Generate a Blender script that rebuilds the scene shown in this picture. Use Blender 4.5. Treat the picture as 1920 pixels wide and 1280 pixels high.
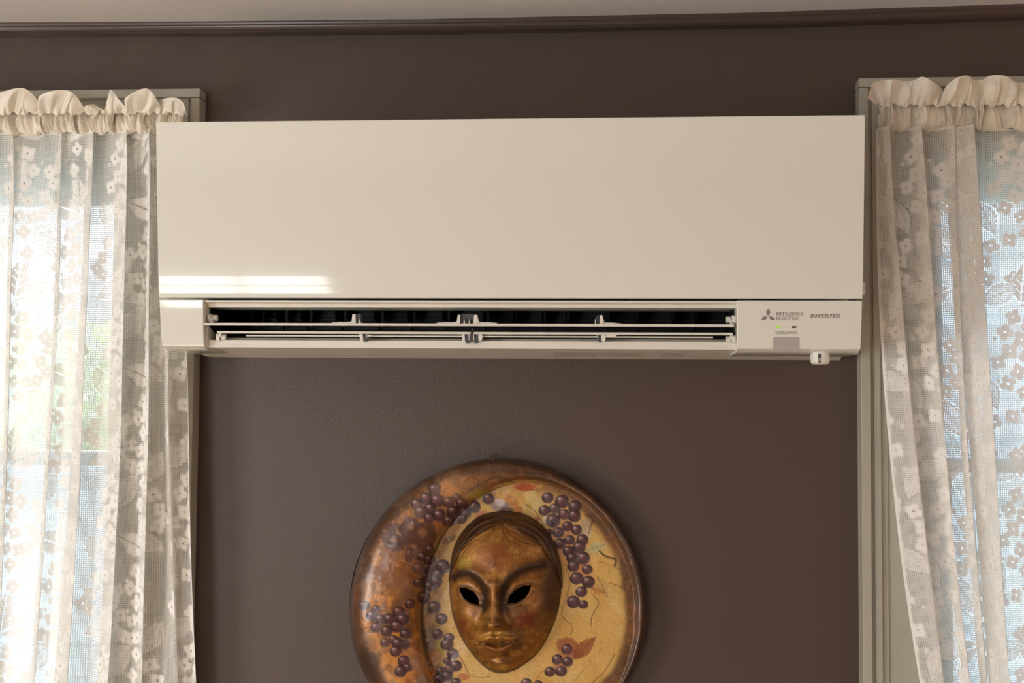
import bpy, bmesh, math, random
import numpy as np
from mathutils import Vector, Matrix
random.seed(4); rng = np.random.default_rng(4)
for o in list(bpy.data.objects): bpy.data.objects.remove(o)
sc = bpy.context.scene
C = sc.collection

# ------------------------------------------------------------------ camera
F = 2300.0                                   # focal length for a 1920 px wide frame
CAM = np.array([0.0, -1.83, 1.85])
YAW, PITCH, ROLL = math.radians(4.41), math.radians(3.11), math.radians(0.47)
_f = np.array([-math.sin(YAW)*math.cos(PITCH), math.cos(YAW)*math.cos(PITCH), math.sin(PITCH)])
_r0 = np.array([math.cos(YAW), math.sin(YAW), 0.0]); _u0 = np.cross(_r0, _f)
RR = _r0*math.cos(ROLL) + _u0*math.sin(ROLL); UU = -_r0*math.sin(ROLL) + _u0*math.cos(ROLL)
cd = bpy.data.cameras.new('camera'); cam = bpy.data.objects.new('camera', cd); C.objects.link(cam)
cd.sensor_width = 36; cd.lens = F/1920*36; cd.clip_start = 0.05; cd.clip_end = 100
cam.matrix_world = Matrix(((RR[0], UU[0], -_f[0], CAM[0]), (RR[1], UU[1], -_f[1], CAM[1]), (RR[2], UU[2], -_f[2], CAM[2]), (0, 0, 0, 1)))
cd.dof.use_dof = True; cd.dof.focus_distance = 1.68; cd.dof.aperture_fstop = 8
sc.camera = cam

def P(px, py, y):
    """photo pixel -> world point on the vertical plane at depth y (array friendly)"""
    px, py, y = np.broadcast_arrays(np.asarray(px, float), np.asarray(py, float), np.asarray(y, float))
    a = (px-960)/F; b = -(py-640)/F
    d = a[..., None]*RR + b[..., None]*UU + _f
    t = (y-CAM[1])/d[..., 1]
    return CAM + d*t[..., None]
def X(px, py, y): return float(P(px, py, y)[0])
def Z(py, y, px=957): return float(P(px, py, y)[2])

# ------------------------------------------------------------------ world, sun, window light, exposure
w = bpy.data.worlds.new('world'); sc.world = w; w.use_nodes = True
bg = w.node_tree.nodes['Background']; bg.inputs['Color'].default_value = (0.82, 0.89, 1.0, 1); bg.inputs['Strength'].default_value = 4.0
sd = bpy.data.lights.new('sun', 'SUN'); sd.energy = 84; sd.angle = math.radians(0.6); sd.color = (1.0, 0.95, 0.86)
so = bpy.data.objects.new('sun', sd); C.objects.link(so)
so.rotation_euler = Vector((0.70, -0.12, -0.72)).to_track_quat('-Z', 'Y').to_euler()
def window_light(name, loc, direction, sx, sy, power, col):
    l = bpy.data.lights.new(name, 'AREA'); l.shape = 'RECTANGLE'; l.size = sx; l.size_y = sy; l.energy = power; l.color = col
    o = bpy.data.objects.new(name, l); C.objects.link(o); o.location = loc
    o.rotation_euler = Vector(direction).to_track_quat('-Z', 'Y').to_euler(); return o
window_light('window_light_left', (-2.66, -2.0, 1.45), (1, 0, 0), 1.15, 1.3, 52, (1.0, 0.98, 0.93))
window_light('window_light_rear', (-2.02, -5.26, 1.35), (0, 1, 0), 1.06, 1.1, 33, (1.0, 0.98, 0.93))
sc.view_settings.view_transform = 'Standard'; sc.view_settings.look = 'None'
sc.view_settings.gamma = 1; sc.view_settings.use_curve_mapping = False
sc.view_settings.exposure = 0.0
sc.cycles.use_denoising = True; sc.cycles.denoiser = 'OPENIMAGEDENOISE'
sc.cycles.max_bounces = 10; sc.cycles.diffuse_bounces = 5; sc.cycles.transparent_max_bounces = 24
sc.cycles.caustics_reflective = False; sc.cycles.caustics_refractive = False
sc.cycles.sample_clamp_indirect = 6

# ------------------------------------------------------------------ helpers
def mat(name, col, rough=0.5, metal=0.0, spec=0.5, noise=0.0, nscale=40.0, bump=0.0, bscale=200.0, coat=0.0):
    m = bpy.data.materials.new(name); m.use_nodes = True; nt = m.node_tree; n = nt.nodes; b = n['Principled BSDF']
    b.inputs['Base Color'].default_value = (*col, 1); b.inputs['Roughness'].default_value = rough; b.inputs['Metallic'].default_value = metal
    b.inputs['Specular IOR Level'].default_value = spec; b.inputs['Coat Weight'].default_value = coat; b.inputs['Coat Roughness'].default_value = .05
    tc = n.new('ShaderNodeTexCoord')
    if noise:
        t = n.new('ShaderNodeTexNoise'); t.inputs['Scale'].default_value = nscale; t.inputs['Detail'].default_value = 4
        nt.links.new(tc.outputs['Object'], t.inputs['Vector'])
        mx = n.new('ShaderNodeMix'); mx.data_type = 'RGBA'
        mx.inputs[6].default_value = (*[c*(1-noise) for c in col], 1); mx.inputs[7].default_value = (*[min(1, c*(1+noise)) for c in col], 1)
        nt.links.new(t.outputs['Fac'], mx.inputs[0]); nt.links.new(mx.outputs[2], b.inputs['Base Color'])
    if bump:
        t = n.new('ShaderNodeTexNoise'); t.inputs['Scale'].default_value = bscale; t.inputs['Detail'].default_value = 3
        nt.links.new(tc.outputs['Object'], t.inputs['Vector'])
        bp = n.new('ShaderNodeBump'); bp.inputs['Strength'].default_value = bump; bp.inputs['Distance'].default_value = 0.002
        nt.links.new(t.outputs['Fac'], bp.inputs['Height']); nt.links.new(bp.outputs['Normal'], b.inputs['Normal'])
    return m

def finish(name, me, m, parent=None, smooth=None):
    if m is not None and not me.materials: me.materials.append(m)
    if smooth is not None:
        me.shade_smooth(); me.set_sharp_from_angle(angle=math.radians(smooth))
    o = bpy.data.objects.new(name, me); C.objects.link(o)
    if smooth is not None:
        wn = o.modifiers.new('normals', 'WEIGHTED_NORMAL'); wn.keep_sharp = True; wn.weight = 90
    if parent is not None:
        o.parent = parent
        if parent.type == 'EMPTY': o.matrix_parent_inverse = Matrix.Translation(-parent.location)   # mesh data is in world space
    return o
def from_bm(name, bm, m, parent=None, smooth=None):
    bmesh.ops.recalc_face_normals(bm, faces=bm.faces[:])
    me = bpy.data.meshes.new(name); bm.to_mesh(me); bm.free(); return finish(name, me, m, parent, smooth)
def add_box(bm, x0, x1, y0, y1, z0, z1, bev=0.0, seg=2):
    vs = [bm.verts.new((x, y, z)) for x in (x0, x1) for y in (y0, y1) for z in (z0, z1)]
    fs = [bm.faces.new([vs[i] for i in q]) for q in ((0, 1, 3, 2), (4, 6, 7, 5), (0, 4, 5, 1), (2, 3, 7, 6), (0, 2, 6, 4), (1, 5, 7, 3))]
    bmesh.ops.recalc_face_normals(bm, faces=fs)
    if bev:
        es = list({e for f in fs for e in f.edges})
        bmesh.ops.bevel(bm, geom=es, offset=bev, segments=seg, affect='EDGES', profile=.5, clamp_overlap=True)
def box(name, x0, x1, y0, y1, z0, z1, m, parent=None, bev=0.0, seg=2):
    bm = bmesh.new(); add_box(bm, min(x0, x1), max(x0, x1), min(y0, y1), max(y0, y1), min(z0, z1), max(z0, z1), bev, seg)
    return from_bm(name, bm, m, parent, 40 if bev else None)
def add_prism(bm, poly, x0, x1, x0b=None, x1b=None):
    """(y,z) polygon swept along x"""
    a = [bm.verts.new((x0, y, z)) for y, z in poly]; b = [bm.verts.new((x1, y, z)) for y, z in poly]
    n = len(poly); fs = [bm.faces.new(a), bm.faces.new(b[::-1])]
    for i in range(n): fs.append(bm.faces.new((a[i], b[i], b[(i+1) % n], a[(i+1) % n])))
    bmesh.ops.recalc_face_normals(bm, faces=fs); return fs
def add_cyl(bm, p, axis, r, h, seg=16, r2=None, bev=0):
    rot = Vector(axis).to_track_quat('Z', 'Y').to_matrix().to_4x4()
    bmesh.ops.create_cone(bm, cap_ends=True, segments=seg, radius1=r, radius2=r if r2 is None else r2, depth=h, matrix=Matrix.Translation(p) @ rot)
def add_tube(bm, pts, r, seg=8):
    pts = [Vector(p) for p in pts]; rings = []
    for i, p in enumerate(pts):
        t = (pts[min(i+1, len(pts)-1)]-pts[max(i-1, 0)]).normalized()
        q = t.to_track_quat('Z', 'Y')
        rings.append([bm.verts.new(p + q @ Vector((r*math.cos(a), r*math.sin(a), 0))) for a in np.linspace(0, 2*math.pi, seg, endpoint=False)])
    for a, b in zip(rings, rings[1:]):
        for i in range(seg): bm.faces.new((a[i], a[(i+1) % seg], b[(i+1) % seg], b[i]))
    bm.faces.new(rings[0][::-1]); bm.faces.new(rings[-1])
def grid_mesh(name, pts, keep=None):
    """pts (rows, cols, 3) -> quad mesh; keep: (rows-1, cols-1) bool"""
    nr, nc = pts.shape[:2]
    idx = np.arange(nr*nc).reshape(nr, nc)
    q = np.stack([idx[:-1, :-1], idx[:-1, 1:], idx[1:, 1:], idx[1:, :-1]], -1)
    q = q[keep] if keep is not None else q.reshape(-1, 4)
    used = np.zeros(nr*nc, bool); used[q.ravel()] = True
    remap = np.cumsum(used)-1; q = remap[q]; co = pts.reshape(-1, 3)[used]
    me = bpy.data.meshes.new(name)
    me.vertices.add(len(co)); me.vertices.foreach_set('co', np.ascontiguousarray(co, np.float32).ravel())
    me.loops.add(q.size); me.loops.foreach_set('vertex_index', q.astype(np.int32).ravel())
    me.polygons.add(len(q)); me.polygons.foreach_set('loop_start', np.arange(0, q.size, 4, dtype=np.int32))
    me.update(calc_edges=True); me.shade_smooth()
    return me, used
def thing(name, label, cat, loc=(0, 0, 0), group=None):
    o = bpy.data.objects.new(name, None); C.objects.link(o); o.location = loc; o.empty_display_size = .05
    o['label'] = label; o['category'] = cat
    if group: o['group'] = group
    return o
def struct(o): o['kind'] = 'structure'; return o
def sempty(name, loc): o = bpy.data.objects.new(name, None); C.objects.link(o); o.location = loc; o['kind'] = 'structure'; return o
def smooth01(x): x = np.clip(x, 0, 1); return x*x*(3-2*x)
def catmull(pts, n=24):
    pts = np.asarray(pts, float); p = np.vstack([2*pts[0]-pts[1], pts, 2*pts[-1]-pts[-2]]); out = []
    t = np.linspace(0, 1, n, endpoint=False)[:, None]
    for i in range(1, len(p)-2):
        a, b, c, d = p[i-1], p[i], p[i+1], p[i+2]
        out.append(.5*(2*b + (c-a)*t + (2*a-5*b+4*c-d)*t*t + (3*b-a-3*c+d)*t**3))
    out.append(pts[-1:]); return np.vstack(out)

# ------------------------------------------------------------------ materials
WALL = mat('taupe_wall_paint', (0.086, 0.060, 0.050), .40, spec=.4, noise=.05, nscale=3, bump=.25, bscale=260)
CROWNM = mat('taupe_gloss_paint', (0.084, 0.058, 0.049), .25, noise=.05, nscale=6, bump=.12, bscale=60)
CEIL = mat('ceiling_paint', (0.72, 0.70, 0.68), .8, noise=.02, nscale=4, bump=.2, bscale=150)
OAK = mat('oak_floor', (0.35, 0.26, 0.18), .35, noise=.3, nscale=5)
SAGE = mat('sage_cream_trim', (0.43, 0.41, 0.34), .4, noise=.06, nscale=14, bump=.25, bscale=90)
SASH = mat('sage_sash_paint', (0.50, 0.56, 0.52), .4, noise=.05, nscale=14)
GLOSS = mat('glossy_white_plastic', (0.77, 0.77, 0.705), .06, spec=.55, noise=.008, nscale=5)
SATIN = mat('satin_white_plastic', (0.74, 0.72, 0.655), .38, noise=.01, nscale=20)
DARK = mat('black_plastic', (0.011, 0.010, 0.011), .55, noise=.2, nscale=20)
DARKG = mat('dark_grey_plastic', (0.055, 0.06, 0.065), .45, noise=.1, nscale=80)
INK = mat('grey_print', (0.33, 0.29, 0.27), .5, noise=.02, nscale=50)
INK2 = mat('dark_grey_print', (0.24, 0.21, 0.20), .5, noise=.02, nscale=50)
FLAP = mat('smoky_grey_plastic', (0.44, 0.41, 0.40), .25, noise=.01, nscale=50)
SEAM = mat('seam_line', (0.42, 0.37, 0.33), .6, noise=.02, nscale=50)

# ------------------------------------------------------------------ room shell
XL, XR, YB = -2.6, 2.6, -5.2
# window openings in the back wall
WA, WB = (X(1797, 700, 0), X(195, 700, 0))       # right window's left edge / left window's right edge of the glass
OPW = 0.70
ST = 0.035                                       # sash stile
ZH = Z(285, .03, 100); ZH2 = Z(285, .03, 1850)
ZS = 0.92
oL = (WB+ST-OPW-2*ST, WB+ST); oR = (WA-ST, WA-ST+OPW+2*ST)
ZTOP = Z(30, 0)+.16
bm = bmesh.new()
T = 0.14
for (a, b, z0, z1) in ((XL, oL[0], 0, ZTOP), (oL[0], oL[1], 0, ZS), (oL[0], oL[1], ZH, ZTOP), (oL[1], oR[0], 0, ZTOP), (oR[0], oR[1], 0, ZS), (oR[0], oR[1], ZH2, ZTOP), (oR[1], XR, 0, ZTOP)):
    add_box(bm, a, b, 0, T, z0, z1)
struct(from_bm('wall_back', bm, WALL))
def wall_hole(name, fixed, a0, a1, h0, h1, z0, z1, along):
    bm = bmesh.new()
    for (p, q, s, t) in ((a0, h0, 0, ZTOP), (h1, a1, 0, ZTOP), (h0, h1, 0, z0), (h0, h1, z1, ZTOP)):
        if along == 'y': add_box(bm, fixed[0], fixed[1], p, q, s, t)
        else: add_box(bm, p, q, fixed[0], fixed[1], s, t)
    return struct(from_bm(name, bm, WALL))
wall_hole('wall_left', (XL-.14, XL), YB, 0, -2.6, -1.4, .8, 2.1, 'y')
wall_hole('wall_front', (YB-.14, YB), XL-.14, XR+.14, -2.57, -1.48, .8, 1.9, 'x')
struct(box('wall_right', XR, XR+.14, YB, 0, 0, ZTOP, WALL))
struct(box('floor', XL-.14, XR+.14, YB-.14, T, -.12, 0, OAK))
for nm, pts in (('window_3', [(-2.62, -2.62, -2.6, -1.4)]), ('window_4', [(-2.57, -1.48, -5.22, -5.22)])):
    x0, x1, y0, y1 = pts[0]; z0, z1 = (.8, 2.1) if nm == 'window_3' else (.8, 1.9)
    e = sempty(nm, ((x0+x1)/2, (y0+y1)/2, z0)); bm = bmesh.new()
    def fr(a, b, c, d, bm=bm, horiz=(nm == 'window_4')):
        if horiz: add_box(bm, a, b, y0-.02, y0+.02, c, d)
        else: add_box(bm, x0-.02, x0+.02, a, b, c, d)
    p, q = (x0, x1) if nm == 'window_4' else (y0, y1); zm = (z0+z1)/2
    fr(p, p+.05, z0, z1); fr(q-.05, q, z0, z1); fr(p, q, z0, z0+.06); fr(p, q, z1-.05, z1); fr(p, q, zm-.02, zm+.02); fr((p+q)/2-.012, (p+q)/2+.012, z0, z1)
    from_bm('sash', bm, SAGE, e)

# crown moulding and ceiling follow the old house's slightly bowed line
top_px = [(-500, 46), (0, 43), (400, 41), (800, 37), (1195, 30)]; top_px2 = [(1195, 29), (1400, 25), (1650, 17), (1920, 8), (2500, -12)]
bot_dy = [27, 27, 26, 27, 27]; bot_dy2 = [27, 28, 29, 29, 30]
def crown(name, tops, dys):
    bm = bmesh.new(); rings = []
    for (px, py), dy in zip(tops, dys):
        zt = Z(py, -.030, px); zb = Z(py+dy, -.004, px); x = X(px, py, -.01); h = zt-zb
        prof = [(0, zt+.02), (-.030, zt+.02), (-.030, zt)]
        prof += [(-.030+.004*math.sin(a), zt-.004-.002*(1-math.cos(a))) for a in (0.5, 1.2)]
        prof += [(-.026+.006*k-.001, zt-.008-(h*.42)*k) for k in (.3, .7, 1.0)]
        zb0 = zb+h*.40
        prof += [(-.019-.0065*math.sin(a), zb0-(h*.34)*(1-math.cos(a))/2) for a in np.linspace(.2, math.pi, 7)]
        prof += [(-.012, zb), (0, zb)]
        rings.append([bm.verts.new((x, y, z)) for y, z in prof])
    n = len(rings[0])
    for a, b in zip(rings, rings[1:]):
        for i in range(n): bm.faces.new((a[i], a[(i+1) % n], b[(i+1) % n], b[i]))
    bm.faces.new(rings[0]); bm.faces.new(rings[-1])
    return struct(from_bm(name, bm, CROWNM, None, 35))
crown('trim_1', top_px, bot_dy); crown('trim_2', top_px2, bot_dy2)
bm = bmesh.new(); cols = []
pl = [(-1600, 50)] + top_px[:-1] + top_px2[1:] + [(3600, -50)]
for px, py in pl:
    z = Z(py, -.030, px)+.001; x = X(px, py, 0)
    cols.append([bm.verts.new((x, y, zz)) for y, zz in ((T, z), (YB-.14, z), (YB-.14, z+.1), (T, z+.1))])
for a, b in zip(cols, cols[1:]):
    for i in range(4): bm.faces.new((a[i], a[(i+1) % 4], b[(i+1) % 4], b[i]))
bm.faces.new(cols[0]); bm.faces.new(cols[-1])
struct(from_bm('ceiling', bm, CEIL))

# ------------------------------------------------------------------ windows in view
GLASS = bpy.data.materials.new('window_glass'); GLASS.use_nodes = True
nt = GLASS.node_tree; nt.nodes.clear()
out = nt.nodes.new('ShaderNodeOutputMaterial'); mx = nt.nodes.new('ShaderNodeMixShader'); tr = nt.nodes.new('ShaderNodeBsdfTransparent'); gl = nt.nodes.new('ShaderNodeBsdfGlossy'); fn = nt.nodes.new('ShaderNodeFresnel')
gl.inputs['Roughness'].default_value = 0.02; fn.inputs['IOR'].default_value = 1.45; tr.inputs['Color'].default_value = (.985, .99, .99, 1)
nt.links.new(fn.outputs[0], mx.inputs[0]); nt.links.new(tr.outputs[0], mx.inputs[1]); nt.links.new(gl.outputs[0], mx.inputs[2]); nt.links.new(mx.outputs[0], out.inputs[0])

def house_window(name, o, zh, casing_out, top_out, gtop_py, meet_py, refpx, side):
    """o = opening x range; casing_out = outer x of the casing at the side seen; side +1 when its seen side is at right"""
    x0, x1 = o
    e = sempty(name, ((x0+x1)/2, 0, ZS))
    cw = abs(casing_out-(x1 if side > 0 else x0))
    a, b = x0-cw, x1+cw                                  # casing outer extents
    band, g = .014, .005
    def piece(pname, boxes):
        bm = bmesh.new()
        for q in boxes: add_box(bm, *q, bev=.0022, seg=2)
        return from_bm(pname, bm, SAGE, e, 40)
    # head casing, then two side casings: flat board, raised bead, proud outer band
    zo = top_out
    piece('head_casing', [(a, b, -.030, 0, zo-band, zo), (a+band+g, b-band-g, -.020, 0, zh-.004, zo-band-g), (a+band, b-band, -.021, 0, zo-band-g-.002, zo-band+.002), (a+.03, b-.03, -.024, 0, zo-.042, zo-.028)])
    for s in (-1, 1):
        ex = a if s < 0 else b
        def rr(u0, u1): return (ex+u0, ex+u1) if s < 0 else (ex-u1, ex-u0)
        bx = []
        for (u0, u1, y) in ((0, band, -.030), (band-.002, band+g+.002, -.021), (band+g, .030, -.024), (.030, .040, -.019), (.038, cw+.004, -.016)):
            p, q = rr(u0, u1); bx.append((p, q, y, 0, ZS-.02, zo-band-.0005))
        piece('side_casing', bx)
    box('sill', a-.02, b+.02, -.07, .10, ZS-.045, ZS-.012, SAGE, e, .006)
    box('apron', a, b, -.018, 0, ZS-.13, ZS-.046, SAGE, e, .003)
    bm = bmesh.new()
    for q in ((x0, x0+.012), (x1-.012, x1)): add_box(bm, *q, -.004, T, ZS-.012, zh)
    add_box(bm, x0, x1, -.004, T, zh-.006, zh+.0)
    from_bm('jamb', bm, SASH, e)
    zg = Z(gtop_py, .075, refpx); zm0, zm1 = Z(meet_py[1], .05, refpx), Z(meet_py[0], .05, refpx)
    s0, s1 = x0+.012, x1-.012
    up = box('upper_sash', s0, s1, .080, .115, zg, zh-.006, SASH, e, .003)
    bm = bmesh.new()
    st = ST-.012
    for q in ((s0, s0+st), (s1-st, s1)): add_box(bm, *q, .080, .115, zm0, zg+.01, .003)
    add_box(bm, s0, s1, .080, .115, zm0, zm1, .003)
    add_box(bm, s0+.004, s1-.004, .070, .080, zg+.018, zg+.024, .001); add_box(bm, s0, s1, .074, .081, zg+.040, zh-.012, .002)
    from_bm('sash_frame', bm, SASH, up, 40)
    box('pane', s0+st-.003, s1-st+.003, .096, .099, zm1-.003, zg+.003, GLASS, up)
    bm = bmesh.new()
    for q in ((s0, s0+st), (s1-st, s1)): add_box(bm, *q, .040, .075, ZS-.012, zm1, .003)
    add_box(bm, s0, s1, .040, .075, ZS-.012, ZS+.06, .003); add_box(bm, s0, s1, .040, .075, zm0, zm1, .003)
    lo = from_bm('lower_sash', bm, SASH, e, 40)
    box('pane', s0+st-.003, s1-st+.003, .056, .059, ZS+.057, zm0+.003, GLASS, lo)
    return e
house_window('window_1', oL, ZH, X(375, 170, -.03), Z(167, -.03, 200), 380, (847, 872), 100, 1)
house_window('window_2', oR, ZH2, X(1612, 400, -.03), Z(144, -.03, 1750), 371, (861, 885), 1850, -1)

# ------------------------------------------------------------------ outside
SID = mat('pale_blue_siding', (0.60, 0.74, 0.95), .6, noise=.04, nscale=3)
ROOFM = mat('grey_shingle', (0.2, 0.2, 0.21), .8, noise=.3, nscale=8)
FENCE = mat('whitewashed_fence', (0.50, 0.60, 0.78), .7, noise=.08, nscale=5)
GRASS = mat('lawn', (0.12, 0.15, 0.09), .9, noise=.4, nscale=6)
LEAF = mat('tree_leaves', (0.52, 0.62, 0.36), .6, noise=.3, nscale=3)
BARK = mat('tree_bark', (0.16, 0.12, 0.09), .9, noise=.3, nscale=20)
struct(box('ground', -14, 14, .14, 16, -.62, -.5, GRASS))
h = thing('neighboring_house', 'pale blue clapboard house wall seen through the right window', 'house', (2.4, 3.3, -.5))
core = box('house_wall', .3, 4.6, 3.32, 5.2, -.5, 4.3, SID, h)
bmb = bmesh.new(); add_prism(bmb, [(3.320, 0), (3.268, 0), (3.264, .012), (3.312, .26), (3.320, .26)], .3, 4.6)
first = None
for k in range(19):
    if first is None:
        first = from_bm('board', bmb, SID, h); first.location.z = -.5; base = first
    else:
        base = first.copy(); C.objects.link(base); base.location.z = -.5+k*.25
bmr = bmesh.new(); add_prism(bmr, [(2.95, 4.25), (2.95, 4.33), (5.4, 5.6), (5.4, 5.5)], .0, 4.9); from_bm('roof', bmr, ROOFM, h)
fz = Z(842, 3.0, 60)
h = thing('garden_fence', 'whitewashed board fence outside the lower half of left window', 'fence', (-3.2, 3.0, -.5))
for xp in (-5.4, -3.8, -2.2, -.6): box('post', xp-.05, xp+.05, 3.03, 3.13, -.5, fz-.03, FENCE, h, .006)
k = 0; z = -.44; first = None
while z+.17 < fz+.02:
    if first is None: first = box('board', -5.5, -.4, 2.99, 3.028, z, z+.186, FENCE, h, .008)
    else:
        b = first.copy(); C.objects.link(b); b.location.z = first.location.z+k*.19
    k += 1; z += .19
def tree(loc, hgt, rad, label, seed):
    r = np.random.default_rng(seed)
    t = thing('leafy_tree', label, 'tree', loc)
    bm = bmesh.new(); add_cyl(bm, (loc[0], loc[1], loc[2]+hgt*.3), (0.05, 0, 1), .10, hgt*.6, 10, .06); from_bm('trunk', bm, BARK, t, 60)
    n = 1700; c = r.normal(size=(n, 3)); c /= np.linalg.norm(c, axis=1)[:, None]; c *= (r.random(n)**.4)[:, None]*np.array([rad, rad, rad*1.1])
    c += np.array(loc)+np.array([0, 0, hgt*.72]); v = []; q = []
    for i in range(n):
        u = r.normal(size=3); u /= np.linalg.norm(u); w_ = np.cross(u, r.normal(size=3)); w_ /= np.linalg.norm(w_); s = .05+.05*r.random()
        v += [c[i]-u*s, c[i]+w_*s*.5, c[i]+u*s, c[i]-w_*s*.5]; q.append((4*i, 4*i+1, 4*i+2, 4*i+3))
    me = bpy.data.meshes.new('foliage'); me.from_pydata([tuple(a) for a in v], [], q); o = finish('foliage', me, LEAF, t); o['kind'] = 'stuff'
tree((-3.6, 6.0, -.5), 3.0, .75, 'leafy green tree behind the fence outside the left window', 3)

# ------------------------------------------------------------------ air conditioner
ZT, ZPB = Z(222, -.236), Z(558.8, -.219)
ac = thing('air_conditioner', 'glossy white wall mounted air conditioner with open louvers, above the mask', 'air conditioner', (X(957, 600, -.1), 0, Z(660, -.1)))
def prof_strip(name, rows, xl, xr, thick, m, parent, bev=.0015, back=None):
    """front skin given by rows of (y, z); xl/xr are functions of z; closed to a slab"""
    bm = bmesh.new(); L = []; R = []; Lb = []; Rb = []
    for y, z in rows:
        L.append(bm.verts.new((xl(z), y, z))); R.append(bm.verts.new((xr(z), y, z)))
        Lb.append(bm.verts.new((xl(z), y+thick, z))); Rb.append(bm.verts.new((xr(z), y+thick, z)))
    n = len(rows)
    for i in range(n-1):
        bm.faces.new((L[i], R[i], R[i+1], L[i+1])); bm.faces.new((Lb[i], Lb[i+1], Rb[i+1], Rb[i]))
        bm.faces.new((L[i], L[i+1], Lb[i+1], Lb[i])); bm.faces.new((R[i], Rb[i], Rb[i+1], R[i+1]))
    bm.faces.new((L[0], Lb[0], Rb[0], R[0])); bm.faces.new((L[-1], R[-1], Rb[-1], Lb[-1]))
    bmesh.ops.recalc_face_normals(bm, faces=bm.faces[:])
    es = [e for e in bm.edges if len(e.link_faces) == 2 and e.calc_face_angle() > .8]
    bmesh.ops.bevel(bm, geom=es, offset=bev, segments=3, affect='EDGES', profile=.5, clamp_overlap=True)
    return from_bm(name, bm, m, parent, 30)
def lin(za, va, zb, vb): return lambda z: va+(vb-va)*(z-za)/(zb-za)
def panel_y(t): return -.236+.0165*t+.0016*np.clip((t-.88)/.12, 0, 1)**2
ts = np.concatenate([np.linspace(0, .85, 12), np.linspace(.87, 1, 20)])
rows = [(float(panel_y(t)), ZT+(ZPB-ZT)*t) for t in ts]
prof_strip('front_panel', rows, lin(ZT, X(292, 228, -.236), ZPB, X(297.5, 558, -.219)), lin(ZT, X(1622.5, 217, -.236), ZPB, X(1618, 560, -.219)), .016, GLOSS, ac, .0012)
ZC0, ZC1 = Z(562.5, -.219), Z(652, -.205)
def cap_y(z):
    t = np.clip((ZC0-z)/(ZC0-ZC1), 0, 1); return -.2205+.0085*t+.003*t**2+.0015*t**6
crow = [(float(cap_y(z)), z) for z in np.linspace(ZC0, ZC1, 18)]
crow_b = crow + [(-.1975, ZC1-.003), (-.19, ZC1-.0052)]
capL = prof_strip('end_cap', crow_b, lin(ZC0, X(299.5, 562, -.219), ZC1, X(306, 648, -.205)), lin(ZC0, X(382, 562, -.219), ZC1, X(384, 648, -.205)), .09, GLOSS, ac, .0012)
capR = prof_strip('end_cap', crow_b, lin(ZC0, X(1381, 563, -.219), ZC1, X(1381.5, 655, -.205)), lin(ZC0, X(1616.5, 563, -.219), ZC1, X(1613, 655, -.205)), .09, GLOSS, ac, .0012)
# housing behind: top block, side blocks, underside tray
xa, xb = X(300, 562, -.2)+.003, X(1616, 562, -.2)-.003
xoL, xoR = X(384, 600, -.21), X(1380.5, 600, -.21)
bm = bmesh.new()
add_box(bm, xa+.004, xb-.004, -.2035, 0, ZPB+.004, ZT-.004, .002)
from_bm('housing', bm, SATIN, ac, 40)
ZU0, ZU1 = Z(653.5, -.195), Z(671, 0)-.001
bm = bmesh.new()
add_box(bm, xa, xoL-.004, -.13, 0, Z(660, -.05), ZPB+.006, .002); from_bm('side_housing', bm, SATIN, ac, 40); bm = bmesh.new(); add_box(bm, xoR+.006, xb, -.13, 0, Z(660, -.05), ZPB+.006, .002)
from_bm('side_housing', bm, SATIN, ac, 40)
# lintel above the outlet
ZL0, ZL1 = Z(563.8, -.215), Z(576.5, -.205)
bm = bmesh.new(); add_prism(bm, [(-.2175, ZL0), (-.2165, ZL0-.0022), (-.2075, ZL0-.004), (-.2065, ZL1+.001), (-.2055, ZL1), (-.15, Z(583, -.15)), (-.15, ZL0)], xoL+.0005, xoR-.0005)
from_bm('lintel', bm, SATIN, ac, 30)
# dark air duct with fan ribs and vanes
zt, zb = Z(580, -.15), Z(640, -.15)
bm = bmesh.new()
add_box(bm, xoL-.002, xoR+.002, -.075, -.068, zb-.006, zt+.03); add_box(bm, xoL-.003, xoL+.0015, -.19, -.07, zb-.006, zt+.02); add_box(bm, xoR-.0015, xoR+.004, -.19, -.07, zb-.006, zt+.02)
add_box(bm, xoL, xoR, -.15, -.07, zt+.004, zt+.03); add_box(bm, xoL, xoR, -.16, -.07, zb-.0065, zb-.0045)
duct = from_bm('air_duct', bm, DARK, ac)
first = None
for kx, px in enumerate((470, 515, 562, 628, 700, 762, 829, 905, 960, 1015, 1060, 1138, 1196, 1264, 1308)):
    x = X(px, 590, -.14)
    if first is None:
        bm = bmesh.new(); add_prism(bm, [(-.150, zt+.004), (-.085, zt+.004), (-.085, zt-.026), (-.135, zt-.012)], x-.0007, x+.0007)
        first = from_bm('vane', bm, DARK, ac); x_first = x
    else:
        o = first.copy(); C.objects.link(o); o.location.x = first.location.x+(x-x_first)
bm = bmesh.new()
for i in range(7): add_box(bm, xoL, xoR, -.0775-.002*(i % 2), -.075, zb+(zt-zb)*(i+.5)/7-.0006, zb+(zt-zb)*(i+.5)/7+.0006)
from_bm('fan_rib', bm, DARKG, duct)
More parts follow.
